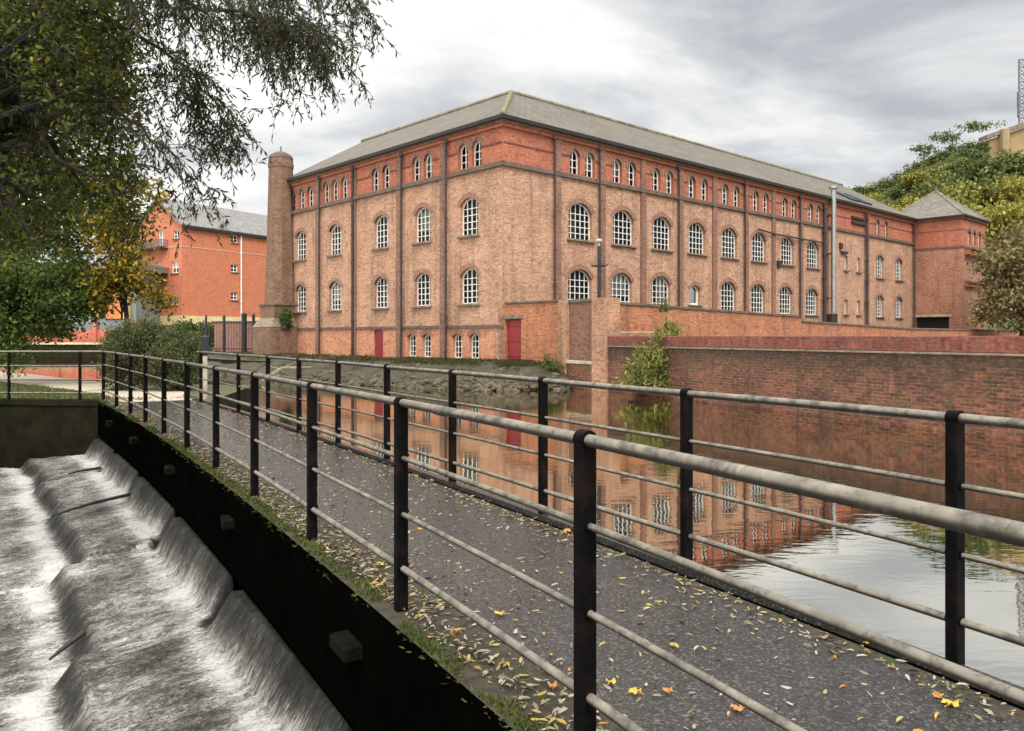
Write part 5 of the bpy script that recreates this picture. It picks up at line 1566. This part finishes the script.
# ---------------------------------------------------------- flats on left
K = Vector((-.4125 * 110, 110, 0)); U2 = Vector((.509, .861, 0)).normalized(); V2 = Vector((-.861, .509, 0)).normalized()
ap_ = thing('apartment_block', K, 'bright orange brick block of flats with grey roof, left of the mill chimney', 'apartment block')
def on2(s_, t_, z_): return K + U2 * s_ + V2 * t_ + Vector((0, 0, z_))
EZ, RZ2, WK, LU = 16.9, 21.0, 10.0, 20.0
ang2 = math.atan2(U2.y, U2.x); ang2L = math.atan2(-V2.y, -V2.x)
def win2(key, w_, h, label=None): win_type(key, w_, h, .02, 2, 2, fr=.12, bar=.1, sill=True, arch=False)
win2('flat', 1.25, 1.15); win2('tallflat', 1.2, 2.2); win2('slim', 1.5, 1.6)
def s2(px, dr, o=K): return s_of(px, dr, o)
wr = [('flat', s2(234.5, U2), z_) for z_ in (15.2, 10.9, 6.8)]
wall_panel('wall', K, U2, -V2, 0, LU, -.5, EZ, wr, BR_APT, ap_)
for k_, a, z_ in wr: put_window(k_, K + U2 * a + Vector((0, 0, z_)), ang2, ap_)
wl_ = [('flat', s2(176, V2), 15.0), ('slim', s2(175, V2), 10.2), ('flat', s2(175, V2), 5.8), ('tallflat', s2(161, V2), 14.2), ('tallflat', s2(158.5, V2), 9.6), ('flat', s2(142, V2), 14.8)]
wall_panel('wall', K, V2, -U2, 0, WK, -.5, EZ, wl_, BR_APT, ap_)
for k_, a, z_ in wl_: put_window(k_, K + V2 * a + Vector((0, 0, z_)), ang2L, ap_)
g = MB(); g.poly([on2(0, 0, EZ), on2(0, WK, EZ), on2(0, WK / 2, RZ2 - .1)]); g.poly([on2(LU, 0, -.5), on2(LU, WK, -.5), on2(LU, WK, EZ), on2(LU, WK / 2, RZ2 - .1), on2(LU, 0, EZ)]); g.poly([on2(0, WK, -.5), on2(LU, WK, -.5), on2(LU, WK, EZ), on2(0, WK, EZ)])
g.build('gable_wall', BR_APT, ap_)
g = MB(); slab(g, [on2(-.5, -.6, EZ - .1), on2(LU + .3, -.6, EZ - .1), on2(LU + .3, WK / 2, RZ2), on2(-.5, WK / 2, RZ2)], .25); g.build('roof', SLATE_A, ap_)
g = MB(); slab(g, [on2(-.5, WK / 2, RZ2), on2(LU + .3, WK / 2, RZ2), on2(LU + .3, WK + .6, EZ - .1), on2(-.5, WK + .6, EZ - .1)], .25); g.build('roof', SLATE_A, ap_)
pth = [tuple(on2(0, WK, 0)[:2]), tuple(K[:2]), tuple(on2(LU, 0, 0)[:2])]
for z0, z1, o_, mt, nm in ((3.0, 4.3, .15, CREAM, 'cream_band'), (13.8, 13.93, .05, plain('band_pale', (.55, .34, .24), .8, .1, 2), 'band'), (EZ - .55, EZ - .2, .5, GUTTER, 'gutter')):
    g = MB(); g.sweep(pth if nm != 'gutter' else pth[1:], [(-.05, z0), (o_, z0), (o_, z1), (-.05, z1)]); g.build(nm, mt, ap_)
q = on2(s2(240.5, U2), -.15, 0); pipe(q, .5, EZ - .4, .1, WHITE, ap_)
def balcony(px0, px1, z_, par=ap_):
    a0, a1 = s2(px1, V2), s2(px0, V2); g = MB(); c_ = on2(-.7, (a0 + a1) / 2, z_); g.box((c_.x, c_.y, c_.z), (a1 - a0, 1.4, .25), ang2L, .02); b_ = g.build('balcony', GUTTER, par)
    g = MB(); c_ = on2(-1.38, (a0 + a1) / 2, z_ + 1.15); g.box((c_.x, c_.y, c_.z), (a1 - a0, .07, .08), ang2L)
    for i in range(int((a1 - a0) / .16)):
        c_ = on2(-1.38, a0 + .08 + i * .16, z_ + .6); g.box((c_.x, c_.y, c_.z), (.04, .04, 1.1), ang2L)
    for a_ in (a0, a1):
        c_ = on2(-.7, a_, z_ + 1.15); g.box((c_.x, c_.y, c_.z), (.06, 1.4, .08), ang2L)
        for i in range(8): c_ = on2(-.1 - i * .17, a_, z_ + .6); g.box((c_.x, c_.y, c_.z), (.04, .04, 1.1), ang2L)
    g.build('balcony_railing', plain('balcony_grey', (.10, .12, .12), .5, .2, 3), b_)
balcony(141, 168, 13.7); balcony(156, 167.5, 9.2)
# building behind the trees
ofc = thing('office_building', at(70, 340, 104), 'grey and orange building with yellow columns half hidden behind the left trees', 'building')
def fb(px0, px1, y0, y1, d, dep, mat, nm):
    a = at(px0, y1, d); b = at(px1, y0, d); g = MB(); g.box(((a.x + b.x) / 2, d + dep / 2, (a.z + b.z) / 2), (b.x - a.x, dep, b.z - a.z), 0, .03); return g.build(nm, mat, ofc)
fb(-60, 136, 268, 345, 105, 9, GREYWALL, 'wall'); fb(106, 122, 284, 319, 104.7, .4, ORANGEP, 'wall_panel'); fb(-60, 80, 285, 300, 104.8, .3, CREAM, 'wall_panel')
fb(90.5, 96, 281, 319, 104.0, .7, YELLOW, 'column'); fb(123, 128, 281, 319, 104.0, .7, YELLOW, 'column'); fb(30, 35, 281, 322, 104.0, .7, YELLOW, 'column')
for x0, x1 in ((97.5, 101), (101.6, 105)): w_ = fb(x0, x1, 287, 317, 104.75, .2, GLASS, 'window')
fb(-70, 140, 262, 268.5, 103, 12, SLATE_A, 'roof')
# red boundary wall on its embankment
rb = thing('boundary_wall', at(85, 342, 97), 'long red brick boundary wall with pillars beyond the canal at left', 'wall')
def fb2(px0, px1, z0, z1, d, dep, mat, nm, par):
    a = at(px0, 0, d); b = at(px1, 0, d); g = MB(); g.box(((a.x + b.x) / 2, d + dep / 2, (z0 + z1) / 2), (b.x - a.x, dep, z1 - z0), 0, .02); return g.build(nm, mat, par)
fb2(-80, 139, .5, 2.2, 97.2, .5, BR_FAR, 'wall', rb)
for px in (-20, 20, 57, 94, 132): fb2(px - 1.8, px + 1.8, .5, 3.2, 96.9, 1.0, BR_FAR, 'pillar', rb)
for px in range(-78, 136, 4): pass
g = MB()
for px in np.arange(-78, 136, 1.6):
    q = at(px, 0, 97.4); g.box((q.x, 97.4, 2.8), (.05, .05, 1.1))
q = at(28, 0, 97.4); g.box((q.x, 97.4, 3.3), (27, .08, .08)); g.build('wall_railing', plain('rail_grey', (.14, .17, .17), .5, .2, 2), rb)
em = thing('embankment_wall', at(60, 345, 95), 'mossy stone embankment with a tan kerb below the red boundary wall', 'wall')
fb2(-120, 170, -3, .48, 94.8, 3, MOSSWALL, 'wall', em); fb2(-120, 170, .482, .72, 94.6, 2.2, STONE_L, 'kerb', em)
# gate and walls between flats and chimney
gt = thing('iron_gate', at(232, 350, 62), 'black iron gate and bars left of the chimney base', 'gate')
for px, h_, r_ in ((206, 3.0, .09), (224, 3.0, .11), (244, 3.2, .22), (253.5, 3.1, .12)):
    q = at(px, 0, 62); g = MB(); g.tube([(q.x, 62, .1), (q.x, 62, h_)], r_, 8); g.tube([(q.x, 62, h_), (q.x, 62, h_ + .18)], [r_ * 1.4, .02], 8); g.build('gate_post', IRON, gt, smooth=40)
a_, b_ = at(200, 0, 62).x, at(254, 0, 62).x
g = MB()
for zz in (.5, 2.5): g.box(((a_ + b_) / 2, 62, zz), (b_ - a_, .06, .08))
for x in np.arange(a_, b_, .22): g.box((x, 62, 1.5), (.03, .03, 2.3))
g.build('bars', IRON, gt)
rw = thing('back_wall', at(225, 345, 66), 'purplish brick wall behind the black iron gate', 'wall')
fb2(214, 262, .0, 2.7, 66, .4, brick_mat('brick_gate', (.36, .17, .13), (.26, .11, .08), (.25, .17, .14), stain=.4), 'wall', rw); fb2(214, 262, 2.702, 2.8, 65.9, .6, STONE_L, 'coping', rw)
for k_, (px, lab) in enumerate(((197, 'dark green hedge behind the iron gate beside the flats'),)):
    q = at(px, 0, 68); bush('clipped_hedge', (q.x, 68, 0), [blob(206, 338, 68, 20, 14, 1.0), blob(186, 338, 69, 18, 14, 1.0)], lab, GREENL, 120, 40, .25, (.3, .18), 61, cat='hedge')
# low post at the end of the canal-side railing
q = at(205, 0, 19.0)
lp = thing('marker_post', (q.x, 19.0, 0), 'short pale wooden post with a black cap at the far end of the railing', 'post')
g = MB(); g.box((q.x, 19, .50), (.10, .10, 1.05), .3, .01); g.build('shaft', WOODP, lp); g = MB(); g.box((q.x, 19, 1.28), (.17, .17, .46), .3, .03); g.build('cap', IRON, lp)

# distant tree line so the ground does not meet a bare sky
far = [proto_tree('distant_tree', 71, HILLG[2], 11, 6, 'distant green tree far beyond the flats', 'distant trees'), proto_tree('distant_tree', 72, HILLG[0], 12, 6, 'distant green tree far beyond the flats', 'distant trees')]
for i in range(14):
    o = far[i] if i < 2 else copy_tree(far[i % 2]); px = -60 + i * 26; o.location = ((px - CX) / F * 165, 165 + rd.uniform(-6, 6), 0); o.rotation_euler = (0, 0, rd.random() * 6); s_ = rd.uniform(.8, 1.15); o.scale = (s_, s_, s_)

SC.cycles.use_denoising = True
SC.cycles.max_bounces = 6
SC.cycles.diffuse_bounces = 3
SC.cycles.transparent_max_bounces = 8
